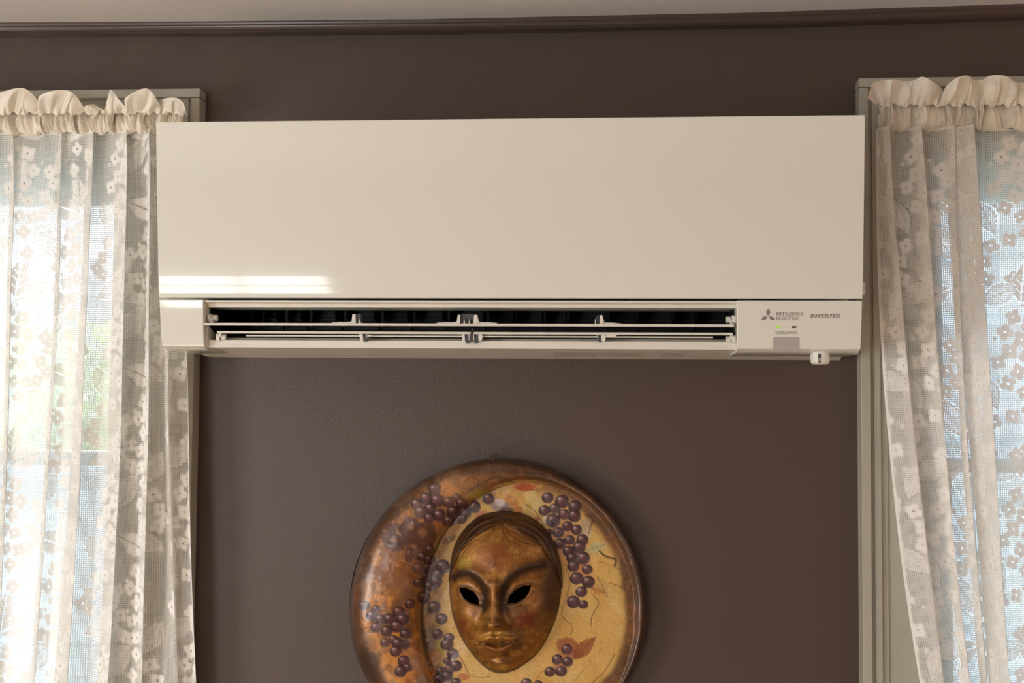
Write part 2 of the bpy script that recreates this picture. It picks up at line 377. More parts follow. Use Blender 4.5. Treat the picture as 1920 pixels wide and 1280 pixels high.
# lower lip and underside
zl0, zl1 = Z(634.5, -.185), Z(650.5, -.195)
bm = bmesh.new()
lipL, lipR = X(412, 645, -.19), X(1380, 650, -.19)
add_prism(bm, [(-.180, zl0), (-.1925, zl1), (-.1945, zl1-.001), (-.1945, ZU0+.001), (-.193, ZU0), (-.12, ZU0-.0015), (-.12, zl0-.004)], lipL, lipR)
from_bm('outlet_lip', bm, SATIN, ac, 30)
bm = bmesh.new()
tray = [(X(306, 648, -.2)+.004, -.196), (X(1612, 656, -.2)-.004, -.196), (X(1609, 663, -.12), -.12), (X(1581, 664, -.11), -.105), (X(1574, 672.5, 0), 0), (X(393, 669.5, 0), 0), (X(361, 658, -.11), -.105), (X(350, 657, -.12), -.12)]
def under(y): return ZU0+(ZU1-ZU0)*(y+.196)/.196
a = [bm.verts.new((x, y, under(y))) for x, y in tray]; b = [bm.verts.new((x, y, under(y)+.010)) for x, y in tray]
bm.faces.new(a); bm.faces.new(b[::-1])
for i in range(len(a)): bm.faces.new((a[i], a[(i+1) % len(a)], b[(i+1) % len(a)], b[i]))
from_bm('underside', bm, SATIN, ac)
# left inner cheek of the outlet (sloped plastic) and right one
bm = bmesh.new(); add_prism(bm, [(-.20, Z(612, -.2)), (-.20, Z(651, -.2)), (-.14, ZU0+.001), (-.14, Z(640, -.14))], X(385, 630, -.2), X(390, 630, -.2))
vs = [bm.verts.new(tuple(P(*q))) for q in ((385, 613, -.201), (386, 650, -.200), (404, 655, -.185), (406, 641, -.165))]
bm.faces.new(vs); from_bm('outlet_cheek', bm, SATIN, ac)
# hinge covers on the lip, seam lines below
def on_lip(px, py): return X(px, py, -.193)
for (p0, p1) in ((434, 461), (1334, 1363)):
    bm = bmesh.new(); add_prism(bm, [(-.1815, Z(636, -.18)), (-.1965, zl1+.0012), (-.1965, ZU0+.0005), (-.18, ZU0+.0005)], on_lip(p0, 645), on_lip(p1, 645)); from_bm('hinge_cover', bm, SATIN, ac)
bm = bmesh.new(); add_box(bm, X(395, 661, -.1), X(472, 661, -.1), -.112, -.111, under(-.11)-.0008, under(-.11)+.001); add_box(bm, X(1460, 663, -.14), X(1580, 663, -.14), -.141, -.140, under(-.14)-.0008, under(-.14)+.001)
add_box(bm, X(1462, 667, -.07), X(1520, 667, -.07), -.071, -.070, under(-.07)-.0008, under(-.07)+.001)
o = from_bm('seam', bm, SEAM, ac); o['kind'] = 'stuff'
# louvers
def blade(name, pya, pyb, pl, pr, y0, depth, parent):
    zc = Z((pya+pyb)/2, y0); hh = (pyb-pya)/2*1.6/F; ex, ey = X(pl, pya, y0), X(pr, pya, y0)
    sl = (CAM[2]-zc)/(CAM[1]-y0)*-1
    bm = bmesh.new(); up = (zc-CAM[2])/(y0-CAM[1])
    pol = [(y0, zc-hh*.7), (y0, zc+hh*.7), (y0+.002, zc+hh), (y0+depth, zc+up*depth+hh*.6), (y0+depth, zc+up*depth-hh*.6), (y0+.002, zc-hh)]
    add_prism(bm, pol, ex, ey); return from_bm(name, bm, SATIN, parent, 35), zc, up
LU, zu, upu = blade('louver', 606, 612, 382, 1376.5, -.2145, .045, ac)
LL, zlv, upl = blade('louver', 621.8, 626.8, 407, 1374, -.2065, .040, ac)
blade('stiffener', 629, 632.3, 461, 1337, -.199, .02, LL)
def tab(bm, poly, y0, y1):
    """pixel polygon in the plane y0 thickened back to y1"""
    a = [bm.verts.new(tuple(P(px, py, y0))) for px, py in poly]; d = Vector((0, y1-y0, 0)); b = [bm.verts.new(v.co+d) for v in a]
    n = len(a); bm.faces.new(a); bm.faces.new(b[::-1])
    for i in range(n): bm.faces.new((a[i], b[i], b[(i+1) % n], a[(i+1) % n]))
UB = ((658, [[(658.5, 606.5), (661, 589), (666, 588.5), (667, 606.5)], [(672, 606.5), (674, 597), (676, 606.5)], [(622, 606.5), (622, 604), (634, 604), (634, 603), (640, 603), (640, 604), (659, 602.5), (659, 606.5)]], [[(667, 606), (667, 590), (676, 587), (677, 598), (675, 606)]]),
      (855, [[(855.5, 607), (858.5, 590), (862.8, 590), (862.5, 607)], [(868.5, 607), (870.4, 597.5), (872.5, 607)], [(878.5, 607), (880, 597.5), (881, 607)], [(887.5, 607), (889, 590), (894, 590), (898.5, 607)],
             [(819, 606.5), (819, 604.5), (833, 604), (833, 603), (837, 603), (837, 604), (856, 603), (856, 606.5)], [(897, 606.5), (897, 603.5), (912.5, 604), (912.5, 603.2), (917, 603.2), (917, 604), (931, 605), (933.5, 606.5)]], [[(862, 607), (862.5, 592), (866, 588), (885, 588), (889, 592), (888, 607)]]),
      (1127, [[(1124, 609), (1125, 591), (1129, 590.5), (1133, 604), (1134, 609)], [(1115, 609), (1116, 596), (1118, 609)], [(1132, 608.5), (1132, 604.5), (1148, 604.5), (1152, 604.8), (1167, 606.5), (1168, 608.5)]], [[(1117, 609), (1117, 594), (1123, 590), (1125, 609)]]))
for _, whites, darks in UB:
    bm = bmesh.new()
    for q in whites: tab(bm, q, -.2115, -.199)
    from_bm('bracket', bm, SATIN, LU)
    bm = bmesh.new()
    for q in darks: tab(bm, q, -.208, -.196)
    from_bm('pivot', bm, DARKG, LU)
LB = (([[(673, 626), (680, 626), (681, 640), (676, 639)], [(685.5, 626), (687.5, 626), (689, 635)], [(689, 626.5), (701, 629), (693, 631), (690, 630)]], [[(680, 628), (685, 628), (688, 636), (685.5, 640.5), (681, 639.5)]]),
      ([[(865, 626), (871, 626), (872, 640.5), (867.5, 639)], [(878.5, 626), (880.5, 626), (880, 637), (879, 637)], [(886.5, 626), (888.5, 626), (889, 637), (888, 637)], [(896.5, 626), (903, 626), (905, 630), (902, 640), (897.5, 639)]],
       [[(871.5, 626), (896.5, 626), (897, 639), (895, 643), (890, 643), (889, 639.5), (879.5, 639.5), (878, 643), (873.5, 643), (872, 638)]]),
      ([[(1127, 626), (1133, 626), (1136, 631), (1134, 641), (1128, 639)], [(1119, 626), (1121, 626), (1121, 636), (1119.5, 632)], [(1136, 626), (1156, 626), (1156, 631), (1136, 631.5)]], [[(1121, 628), (1127.5, 628), (1128, 640), (1124, 642), (1121, 638)]]))
for whites, darks in LB:
    bm = bmesh.new()
    for q in whites: tab(bm, q, -.2035, -.191)
    from_bm('bracket', bm, SATIN, LL)
    bm = bmesh.new()
    for q in darks: tab(bm, q, -.2025, -.190)
    from_bm('pivot', bm, DARKG, LL)
bm = bmesh.new(); tab(bm, [(883, 621), (886, 616), (888, 616), (885.5, 628), (882, 628)], -.208, -.206); from_bm('link', bm, DARK, LL)
for par, lst, yy in ((LU, ((399, 596, 1), (1370, 599.5, -1)), -.200), (LL, ((415, 632, 1), (1370, 636, -1)), -.196)):
    for px, py, s in lst:
        bm = bmesh.new(); c = P(px, py, yy); k = s*.0035
        add_cyl(bm, Vector(c)+Vector((-k, 0, 0)), (1, 0, 0), .0058, .005, 16); add_cyl(bm, Vector(c)+Vector((k, 0, 0)), (1, 0, 0), .0042, .006, 12)
        dz = -.010 if par is LU else .006
        add_box(bm, c[0]-.0012, c[0]+.0012, c[1]-.006, c[1]+.004, c[2]+min(dz, 0), c[2]+max(dz, 0))
        from_bm('end_pin', bm, SATIN, par, 35)
# right cap details: lettering, emblem, lamps, flap, sensor
def cap_pt(px, py):
    p = P(px, py, -.214)
    for _ in range(3): p = P(px, py, float(cap_y(p[2])))
    return p
def z5(x, y): return 1340+x/6.4, 530+y/6.4
def decal_polys(name, polys, m, parent, lift=.0004):
    bm = bmesh.new()
    for poly in polys:
        fr = []; bk = []
        for x, y in poly:
            p = cap_pt(*z5(x, y)); fr.append(bm.verts.new((p[0], p[1]-lift, p[2]))); bk.append(bm.verts.new((p[0], p[1]+.0006, p[2])))
        n = len(fr); bm.faces.new(fr); bm.faces.new(bk[::-1])
        for i in range(n): bm.faces.new((fr[i], bk[i], bk[(i+1) % n], fr[(i+1) % n]))
    return from_bm(name, bm, m, parent)
def lettering(text, x0, x1, y0, y1, m, parent, shear=0.0, bold=0.0, name='lettering'):
    cu = bpy.data.curves.new('t', 'FONT'); cu.body = text; cu.shear = shear; cu.offset = bold; cu.resolution_u = 3; cu.space_character = .96
    o = bpy.data.objects.new('t', cu); C.objects.link(o)
    dg = bpy.context.evaluated_depsgraph_get(); me = bpy.data.meshes.new_from_object(o.evaluated_get(dg)); bpy.data.objects.remove(o); bpy.data.curves.remove(cu)
    me.name = name; n = len(me.vertices); co = np.empty(n*3, np.float32); me.vertices.foreach_get('co', co); co = co.reshape(-1, 3)
    mn, mxx = co.min(0), co.max(0); u = (co[:, 0]-mn[0])/(mxx[0]-mn[0]); v = (co[:, 1]-mn[1])/(mxx[1]-mn[1])
    new = np.empty((n, 3), np.float32)
    for i in range(n):
        p = cap_pt(*z5(x0+(x1-x0)*u[i], y1+(y0-y1)*v[i])); new[i] = (p[0], p[1]-.0005, p[2])
    me.vertices.foreach_set('co', new.ravel()); me.update(); return finish(name, me, m, parent)
decal_polys('emblem', [[(642, 310), (614, 352), (642, 404), (669, 352)], [(583, 405), (556, 447), (609, 447), (634, 405)], [(650, 405), (672, 447), (718, 447), (698, 405)]], INK2, capR)
lettering('MITSUBISHI', 740, 1062, 352, 393, INK, capR, bold=.004); lettering('ELECTRIC', 740, 1016, 406, 447, INK, capR, bold=.004)
lettering('INVERTER', 1147, 1502, 373, 425, INK2, capR, shear=.22, bold=.012); lettering('OPERATION', 728, 987, 583, 617, INK, capR, bold=-.004)
LED = bpy.data.materials.new('green_lamp'); LED.use_nodes = True; b = LED.node_tree.nodes['Principled BSDF']
b.inputs['Base Color'].default_value = (.25, .5, .03, 1); b.inputs['Emission Color'].default_value = (.35, .62, .04, 1); b.inputs['Emission Strength'].default_value = .55
o = decal_polys('indicator_lamp', [[(735, 522), (735, 543), (793, 543), (793, 522)]], LED, capR); o['label'] = 'lit green indicator lamp'
o = decal_polys('indicator_lamp', [[(925, 522), (925, 543), (978, 543), (978, 522)]], DARK, capR); o['label'] = 'unlit dark indicator lamp'
o = decal_polys('receiver_flap', [[(702, 800), (1016, 800), (1016, 668), (1011, 656), (999, 650), (719, 650), (707, 656), (702, 668)]], FLAP, capR, .0006); o['label'] = 'smoky grey receiver flap'
sc_c = P(1537.5, 655, -.188); rr_ = (1380-1153)/6.4/2*1.62/F; zb_ = Z(682, -.19, 1538)
bm = bmesh.new(); ring = []
prof = [(rr_*.93, sc_c[2]+.012), (rr_*.97, sc_c[2]), (rr_, zb_+.006), (rr_*.985, zb_+.0025), (rr_*.9, zb_+.0004), (rr_*.7, zb_-.0006), (0.0005, zb_-.001)]
for r_, z in prof: ring.append([bm.verts.new((sc_c[0]+r_*math.cos(a), sc_c[1]+r_*math.sin(a), z)) for a in np.linspace(0, 2*math.pi, 40, endpoint=False)])
for a, b_ in zip(ring, ring[1:]):
    for i in range(40): bm.faces.new((a[i], a[(i+1) % 40], b_[(i+1) % 40], b_[i]))
bm.faces.new(ring[-1]); bm.faces.new(ring[0])
sens = from_bm('sensor', bm, SATIN, ac, 50)
s0, s1 = P(1340+1243/6.4, 530+848/6.4, -.188-rr_), P(1340+1278/6.4, 530+958/6.4, -.188-rr_)
box('sensor_slot', s0[0], s1[0], -.188-rr_-.0003, -.188-rr_+.004, s1[2], s0[2], DARKG, sens, .0008)
mm = P(1340+1262/6.4, 530+915/6.4, -.188-rr_); box('slot_lens', mm[0]-.0013, mm[0]+.0013, -.188-rr_-.0006, -.188-rr_+.002, mm[2]-.003, mm[2]+.002, FLAP, sens, .0004)
bm = bmesh.new(); c = P(1619.5, 540, -.205); add_box(bm, c[0]-.004, c[0]+.0022, c[1], c[1]+.012, c[2]-.008, c[2]+.008, .001); from_bm('side_clip', bm, SATIN, ac, 40)
# small print below
bm = bmesh.new(); r_ = np.random.default_rng(8)
for px0, px1, rws in ((1040, 1122, 5), (1130, 1205, 4), (1240, 1288, 4)):
    for i in range(rws):
        y = -.125+i*.016; x = X(px0, 660, y); xe = X(px1, 660, y)
        while x < xe-.004:
            l = .003+.006*r_.random(); zz = under(y)-.0003
            f_ = [bm.verts.new(q) for q in ((x, y, zz), (min(x+l, xe), y, zz), (min(x+l, xe), y+.007, zz+.0), (x, y+.007, zz+.0))]; bm.faces.new(f_); x += l+.0016
o = from_bm('small_print', bm, SEAM, ac); o['kind'] = 'stuff'

# ------------------------------------------------------------------ papier-mache mask
def lin3(r, g, b): return np.array([((c/255)/12.92 if c <= 10 else ((c/255+.055)/1.055)**2.4) for c in (r, g, b)])
def vnoise(x, y, scale, seed):
    r = np.random.default_rng(seed); G = r.random((96, 96)); u = np.asarray(x)/scale; v = np.asarray(y)/scale
    iu = np.floor(u).astype(int); iv = np.floor(v).astype(int); fu = smooth01(u-iu); fv = smooth01(v-iv)
    g = lambda a, b: G[b % 96, a % 96]
    return (g(iu, iv)*(1-fu)+g(iu+1, iv)*fu)*(1-fv) + (g(iu, iv+1)*(1-fu)+g(iu+1, iv+1)*fu)*fv
def fbm(x, y, s, seed, o=4):
    a = 0; w_ = 1; t = 0
    for k in range(o): a = a+w_*vnoise(x+37*k, y+11*k, s/2**k, seed+k); t += w_; w_ *= .55
    return a/t
class Paint:
    def __init__(s, px, py, base): s.x, s.y = px, py; s.c = np.broadcast_to(base, px.shape+(3,)).copy()
    def mix(s, a, col): a = np.clip(a, 0, 1)[..., None]; s.c = s.c*(1-a)+col*a
    def blob(s, cx, cy, rx, ry, col, k=1.0, ang=0, soft=.5, rough=0, seed=0):
        dx, dy = s.x-cx, s.y-cy; c_, s_ = math.cos(ang), math.sin(ang); u = (dx*c_+dy*s_)/rx; v = (-dx*s_+dy*c_)/ry
        d = np.sqrt(u*u+v*v)
        if rough: d = d+rough*(fbm(s.x, s.y, max(rx, ry)*.5, seed)-.5)*2
        s.mix(k*smooth01((1-d)/soft+.0), col)
    def line(s, pts, wd, col, k=1.0):
        p = catmull(pts, 14); x0, y0 = p.min(0)-wd*3; x1, y1 = p.max(0)+wd*3
        m = (s.x > x0) & (s.x < x1) & (s.y > y0) & (s.y < y1); ii = np.where(m)
        X_, Y_ = s.x[ii], s.y[ii]; d = np.full(X_.shape, 1e9)
        for a, b in zip(p[:-1], p[1:]):
            ab = b-a; L = ab@ab+1e-9; t = np.clip(((X_-a[0])*ab[0]+(Y_-a[1])*ab[1])/L, 0, 1)
            d = np.minimum(d, np.hypot(X_-a[0]-t*ab[0], Y_-a[1]-t*ab[1]))
        a = np.clip(k*smooth01(1.2-d/wd), 0, 1)[:, None]; s.c[ii] = s.c[ii]*(1-a)+col*a
    def leaf(s, cx, cy, L, W, ang, col, vein, k=.9):
        dx, dy = s.x-cx, s.y-cy; u = dx*math.cos(ang)+dy*math.sin(ang); v = -dx*math.sin(ang)+dy*math.cos(ang); t = u/L
        hw = W*np.clip(1-np.abs(t)**1.7, 0, 1)*(1-.25*t)+.8*np.sin(u*.9)
        s.mix(k*smooth01((hw-np.abs(v))/1.6)*(np.abs(t) < 1), col)
        s.mix(.6*smooth01(1.3-np.abs(v))*(np.abs(t) < .95)*(hw > 1), vein); s.mix(.35*smooth01(1-np.abs(((u+np.abs(v)*.8) % 7)-3.5))*(hw > np.abs(v)+1)*(np.abs(t) < .9), vein)
    def grape(s, cx, cy, r, seed=0):
        m = (np.abs(s.x-cx) < r*1.4) & (np.abs(s.y-cy) < r*1.4); ii = np.where(m)
        rr = random.Random(seed); X_, Y_ = s.x[ii], s.y[ii]; q = rr.uniform(.86, 1.0)
        d = np.hypot((X_-cx), (Y_-cy)/q)/r; g = rr.uniform(.8, 1.2)
        body = lin3(98, 56, 58)*g; rim = lin3(40, 20, 24); hi = lin3(214, 184, 176); soft_hi = lin3(146, 108, 106)  # soft and bright highlights are painted shading of the artwork's grapes
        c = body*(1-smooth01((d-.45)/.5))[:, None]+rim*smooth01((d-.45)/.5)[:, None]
        e = smooth01(1-np.hypot((X_-cx+.30*r)/(.72*r), (Y_-cy+.32*r)/(.62*r)))[:, None]; c = c*(1-.75*e)+soft_hi*.75*e
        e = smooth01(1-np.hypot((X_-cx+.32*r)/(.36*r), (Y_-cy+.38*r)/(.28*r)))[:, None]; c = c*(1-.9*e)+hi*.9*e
        e = (smooth01(1-np.abs(d-.84)/.16)*(Y_ > cy-.2*r)*(X_ > cx-.4*r))[:, None]; c = c*(1-.45*e)+soft_hi*.45*e
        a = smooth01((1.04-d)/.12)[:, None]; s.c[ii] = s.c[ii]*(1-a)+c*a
GR_A = [(815, 917, 11), (799, 934, 11), (781, 945, 10), (820, 938, 12), (807, 953, 10), (789, 960, 11), (805, 971, 9), (824, 966, 11), (841, 941, 10), (857, 933, 8), (866, 944, 10), (850, 959, 11), (871, 961, 11), (842, 977, 11), (865, 973, 9), (890, 950, 10), (916, 935, 10)]
GR_B = [(806, 1030, 8), (792, 1044, 9), (806, 1050, 10), (785, 1065, 10), (804, 1065, 10), (830, 1062, 12), (822, 1076, 9), (799, 1081, 9), (785, 1092, 9), (806, 1099, 10), (818, 1090, 10), (795, 1120, 11), (769, 1132, 9)]
GR_C = [(683, 1135, 9), (697, 1154, 10), (705, 1142, 7), (714, 1161, 9), (730, 1160, 10), (748, 1147, 10), (755, 1161, 11), (705, 1176, 9), (744, 1174, 11), (725, 1183, 10), (760, 1188, 9), (722, 1204, 8), (738, 1199, 8), (758, 1208, 9), (746, 1206, 10), (742, 1221, 10), (757, 1239, 10), (751, 1258, 10), (764, 1251, 8)]
GR_D = [(814, 1138, 11), (828, 1160, 10), (821, 1189, 9), (842, 1195, 9), (838, 1208, 11), (849, 1226, 10), (839, 1239, 7), (855, 1248, 10), (843, 1254, 9), (827, 1258, 9), (838, 1267, 10), (823, 1273, 9), (855, 1280, 9)]
GR_E = [(1027, 933, 10), (1054, 940, 12), (1078, 950, 11), (1021, 957, 10), (1040, 953, 10), (1058, 964, 10), (1077, 967, 11), (1037, 976, 12), (1064, 986, 9), (1081, 993, 9), (1047, 998, 10), (1028, 998, 7), (1068, 1012, 9), (1092, 1012, 10), (1050, 1019, 10), (1086, 1026, 11), (1066, 1033, 10), (1094, 1046, 11), (1073, 1046, 10), (1075, 1061, 10), (1101, 1067, 9), (1081, 1084, 11), (1103, 1091, 11), (1090, 1109, 10), (1075, 1128, 11), (1094, 1133, 8)]
GR_F = [(1063, 1217, 9), (1045, 1236, 9), (1064, 1240, 9), (1052, 1258, 10), (1031, 1259, 9), (987, 1280, 9), (1009, 1285, 9)]
MCX, MCY, MR = 933.0, 1140.5, 279.0
gx, gy = np.meshgrid(np.arange(MCX-MR-2, MCX+MR+3, 1.35), np.arange(MCY-MR-2, MCY+MR+3, 1.35))
dist = np.hypot(gx-MCX, gy-MCY); th = np.arctan2(gy-MCY, gx-MCX)
edge = MR + 1.2*np.sin(3*th+.5)+.7*np.sin(7*th)
d_out = edge-dist
ecx, ecy, ea, eb = 990.0, 1152.0, 201.0, 248.0
eq = np.hypot((gx-ecx)/ea, (gy-ecy)/eb); d_in = (eq-1)*np.hypot(gx-ecx, gy-ecy)/np.maximum(eq, .01)
d_in = d_in + 5*(fbm(gx, gy, 60, 71)-.5)
Tb = np.maximum(d_out, 0)+np.maximum(d_in, 0)
wv = np.clip(np.maximum(d_out, 0)/np.maximum(Tb, 1e-3), 0, 1)
amp = 10+.28*np.clip(Tb, 10, 135)
bul = amp*np.sqrt(np.clip(1-np.abs(2*wv**.85-1)**2.3, 0, 1))
Hrim = 15+bul
inner = 13+3*smooth01(1-eq)+2*(fbm(gx, gy, 90, 5)-.5)
blend = smooth01((d_in+2)/4.5)
Hp = inner*(1-blend)+Hrim*blend
Hp = np.where(d_out < 10, 4+(Hp-4)*np.sqrt(np.clip(1-(1-np.clip(d_out, 0, 10)/10)**2, 0, 1)), Hp)
Hp += .6*(fbm(gx, gy, 14, 9)-.5)+2.6*(fbm(gx, gy, 42, 19)-.5)*smooth01(d_out/20)
pts = P(gx, gy, -.006-Hp/1000.0)
keep = (d_out > 0)[:-1, :-1] & (d_out > 0)[1:, 1:] & (d_out > 0)[:-1, 1:] & (d_out > 0)[1:, :-1]
p = Paint(gx, gy, lin3(226, 180, 100))
n1, n2, n3 = fbm(gx, gy, 70, 21), fbm(gx, gy, 22, 31), fbm(gx, gy, 5, 41, 2)
p.mix(.55*smooth01((n1-.42)*4), lin3(214, 164, 80)); p.mix(.35*smooth01((n2-.5)*5), lin3(230, 194, 128))
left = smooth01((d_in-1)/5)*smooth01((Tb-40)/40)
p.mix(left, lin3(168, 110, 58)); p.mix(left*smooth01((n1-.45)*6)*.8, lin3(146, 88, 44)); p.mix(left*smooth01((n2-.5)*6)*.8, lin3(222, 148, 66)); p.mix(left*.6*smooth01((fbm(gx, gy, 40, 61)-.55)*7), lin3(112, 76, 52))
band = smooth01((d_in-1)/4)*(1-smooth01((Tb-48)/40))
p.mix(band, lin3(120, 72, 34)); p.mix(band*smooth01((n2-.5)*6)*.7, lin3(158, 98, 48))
rimw = 29+16*(n1-.5)+14*smooth01((gx-1010)/110)+10*smooth01((gy-1150)/120)*(gx < 900)
rim = smooth01((rimw-d_out)/14+.2)
p.mix(rim*.92, lin3(82, 48, 22)); p.mix(rim*.7*smooth01((n2-.52)*7), lin3(128, 74, 34)); p.mix(smooth01((9-d_out)/6)*.5, lin3(60, 36, 20))
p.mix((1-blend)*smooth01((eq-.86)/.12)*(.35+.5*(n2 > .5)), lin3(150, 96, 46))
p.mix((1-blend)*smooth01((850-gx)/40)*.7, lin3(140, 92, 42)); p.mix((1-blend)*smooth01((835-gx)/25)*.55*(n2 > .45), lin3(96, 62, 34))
p.mix(.55*smooth01(1-np.abs(d_in+1)/(5+5*n2))*smooth01((880-gx)/40), lin3(58, 36, 20)); p.mix(.5*smooth01(1-np.abs(d_in)/3)*(gy < 1000)*(gx > 860), lin3(78, 46, 24))  # inner-left line: patina with recess shade painted in; top line: painted outline
p.blob(690, 1250, 34, 34, lin3(64, 42, 22), .8, soft=.3, rough=.5, seed=3)
for cx, cy, rx, ry, a in ((748, 1003, 30, 22, .4), (772, 992, 24, 26, 0), (740, 1016, 24, 16, .2), (795, 1003, 26, 30, .6), (778, 1030, 20, 20, 0), (724, 1000, 14, 12, 0), (768, 1040, 9, 16, .2)):
    p.blob(cx, cy, rx, ry, lin3(92, 56, 44), .92, a, .15, .25, int(cx)); p.blob(cx-3, cy-5, rx*.5, ry*.42, lin3(176, 124, 88), .65, a, .8)
for cx, cy, rx, ry in ((762, 1095, 22, 24), (775, 1242, 20, 24), (735, 1092, 18, 20)): p.blob(cx, cy, rx, ry, lin3(140, 92, 66), .6, 0, .5, .3, int(cy)); p.blob(cx, cy-4, rx*.5, ry*.5, lin3(176, 132, 96), .5, 0, .9)
p.blob(985, 913, 22, 9, lin3(176, 74, 30), .9, .05, .3, .2, 6); p.blob(1000, 912, 10, 6, lin3(204, 104, 50), .6)
for q in ((904, 925, 18, 11, (168, 150, 50), .2), (888, 928, 16, 8, (190, 158, 70), -.3), (880, 938, 14, 7, (160, 112, 44), 0), (995, 931, 17, 14, (226, 196, 132), .3), (1008, 940, 13, 14, (216, 186, 120), 0), (958, 938, 16, 12, (200, 128, 62), .5), (968, 960, 14, 16, (196, 116, 46), .8), (985, 972, 14, 20, (214, 170, 86), .3), (1000, 985, 8, 22, (186, 96, 60), .5), (1008, 1002, 6, 24, (200, 140, 60), .5), (902, 966, 16, 10, (196, 112, 80), -.5), (938, 948, 22, 13, (150, 128, 132), .1), (938, 942, 12, 8, (222, 196, 190), .2), (950, 956, 14, 8, (96, 74, 74), .1), (876, 1005, 16, 12, (196, 150, 80), -.7), (842, 1010, 22, 10, (120, 76, 36), -.6), (850, 995, 24, 6, (186, 130, 66), -.7), (827, 1215, 12, 26, (176, 170, 70), .5), (815, 1232, 14, 20, (180, 112, 44), .2), (812, 1262, 14, 16, (190, 120, 46), 0), (868, 1268, 14, 9, (196, 110, 62), .2)):
    p.blob(q[0], q[1], q[2], q[3], lin3(*q[4]), .85, q[5], .4, .25, int(q[0]))
p.blob(1066, 1012, 38, 80, lin3(190, 112, 96), .45, -.35, .6, .3, 4); p.blob(1095, 1065, 22, 40, lin3(190, 96, 66), .5, -.2, .6, .3, 8); p.blob(1056, 1235, 24, 34, lin3(170, 92, 60), .7, .5, .5, .3, 9)
p.blob(1066, 1212, 26, 18, lin3(164, 88, 48), .9, .3, .3, .2, 2); p.leaf(1096, 1214, 32, 14, -.75, lin3(166, 90, 40), lin3(96, 50, 26)); p.blob(1083, 1226, 14, 10, lin3(150, 80, 42), .8, -.5, .4)
p.leaf(1118, 1026, 22, 10, -.35, lin3(206, 196, 140), lin3(120, 96, 70)); p.leaf(1130, 1100, 24, 12, 1.1, lin3(206, 168, 96), lin3(110, 66, 40), .6); p.leaf(1122, 1107, 16, 8, .3, lin3(200, 132, 66), lin3(120, 70, 40), .7)
p.blob(1098, 988, 15, 22, lin3(168, 150, 140), .6, .3, .4, .3, 12); p.blob(1103, 1000, 9, 14, lin3(214, 190, 150), .7, .2, .5)
DKL = lin3(78, 46, 26)
for pts_, wd, k in (([(756, 905), (748, 962), (740, 985), (742, 1000)], 1.6, .9), ([(765, 953), (745, 965), (732, 978), (740, 998)], 1.8, .9), ([(870, 905), (885, 893), (896, 900), (897, 908)], 1.3, .8), ([(878, 920), (910, 902), (935, 895), (960, 903)], 2.4, .85), ([(925, 885), (945, 895), (952, 902)], 2.0, .8), ([(985, 945), (1003, 958), (1020, 985)], 1.4, .8), ([(1124, 1033), (1135, 1042), (1150, 1047)], 2.3, .95), ([(1152, 1046), (1155, 1052), (1153, 1060)], 3.0, .95), ([(1098, 965), (1110, 972), (1108, 985), (1103, 1000)], 1.5, .8), ([(1120, 1052), (1140, 1058), (1142, 1078)], .9, .6), ([(1142, 1092), (1170, 1103), (1183, 1122)], 1.1, .8), ([(1112, 1115), (1122, 1130), (1110, 1155), (1108, 1172)], 1.1, .9), ([(1060, 1055), (1068, 1095), (1055, 1140), (1054, 1155), (1070, 1170), (1073, 1182), (1068, 1190)], 1.0, .75), ([(1148, 1058), (1160, 1066), (1178, 1068), (1178, 1084)], .9, .7), ([(1100, 985), (1122, 1000), (1126, 1012)], .7, .5), ([(1153, 1225), (1142, 1245), (1130, 1262), (1110, 1280)], 1.2, .7), ([(1098, 1252), (1085, 1266), (1078, 1280)], .9, .5), ([(1006, 1275), (1012, 1262), (1025, 1256)], 1.0, .7), ([(848, 1212), (868, 1240), (878, 1262)], 1.2, .8), ([(878, 1264), (900, 1270), (920, 1268)], .9, .7), ([(735, 1235), (728, 1248), (712, 1262), (700, 1280)], 1.1, .6), ([(700, 1075), (715, 1060), (735, 1055)], .9, .5), ([(786, 1110), (780, 1125), (788, 1135)], 1.0, .6), ([(752, 1052), (758, 1062), (752, 1072)], 1.0, .7), ([(760, 1056), (772, 1064), (766, 1082)], 1.0, .6)):
    p.line(pts_, wd, DKL, k)
for k, L in enumerate((GR_A, GR_B, GR_C, GR_D, GR_E, GR_F)):
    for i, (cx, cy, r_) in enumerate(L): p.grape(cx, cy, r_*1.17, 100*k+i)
wear = smooth01((fbm(gx, gy, 46, 91)-.55)*6)*left
p.mix(wear*.28, lin3(170, 140, 112))
spk = vnoise(gx, gy, 2.4, 51)*vnoise(gx+9, gy+5, 2.4, 57); p.mix(.75*smooth01((spk-.70)*12)*(.35+.65*smooth01((45-d_out)/25)), lin3(60, 36, 20))
spk2 = vnoise(gx, gy, 1.8, 52); p.mix(rim*.5*smooth01((spk2-.6)*5), lin3(52, 30, 16)); p.mix(band*.5*smooth01((spk2-.55)*5), lin3(70, 42, 20))
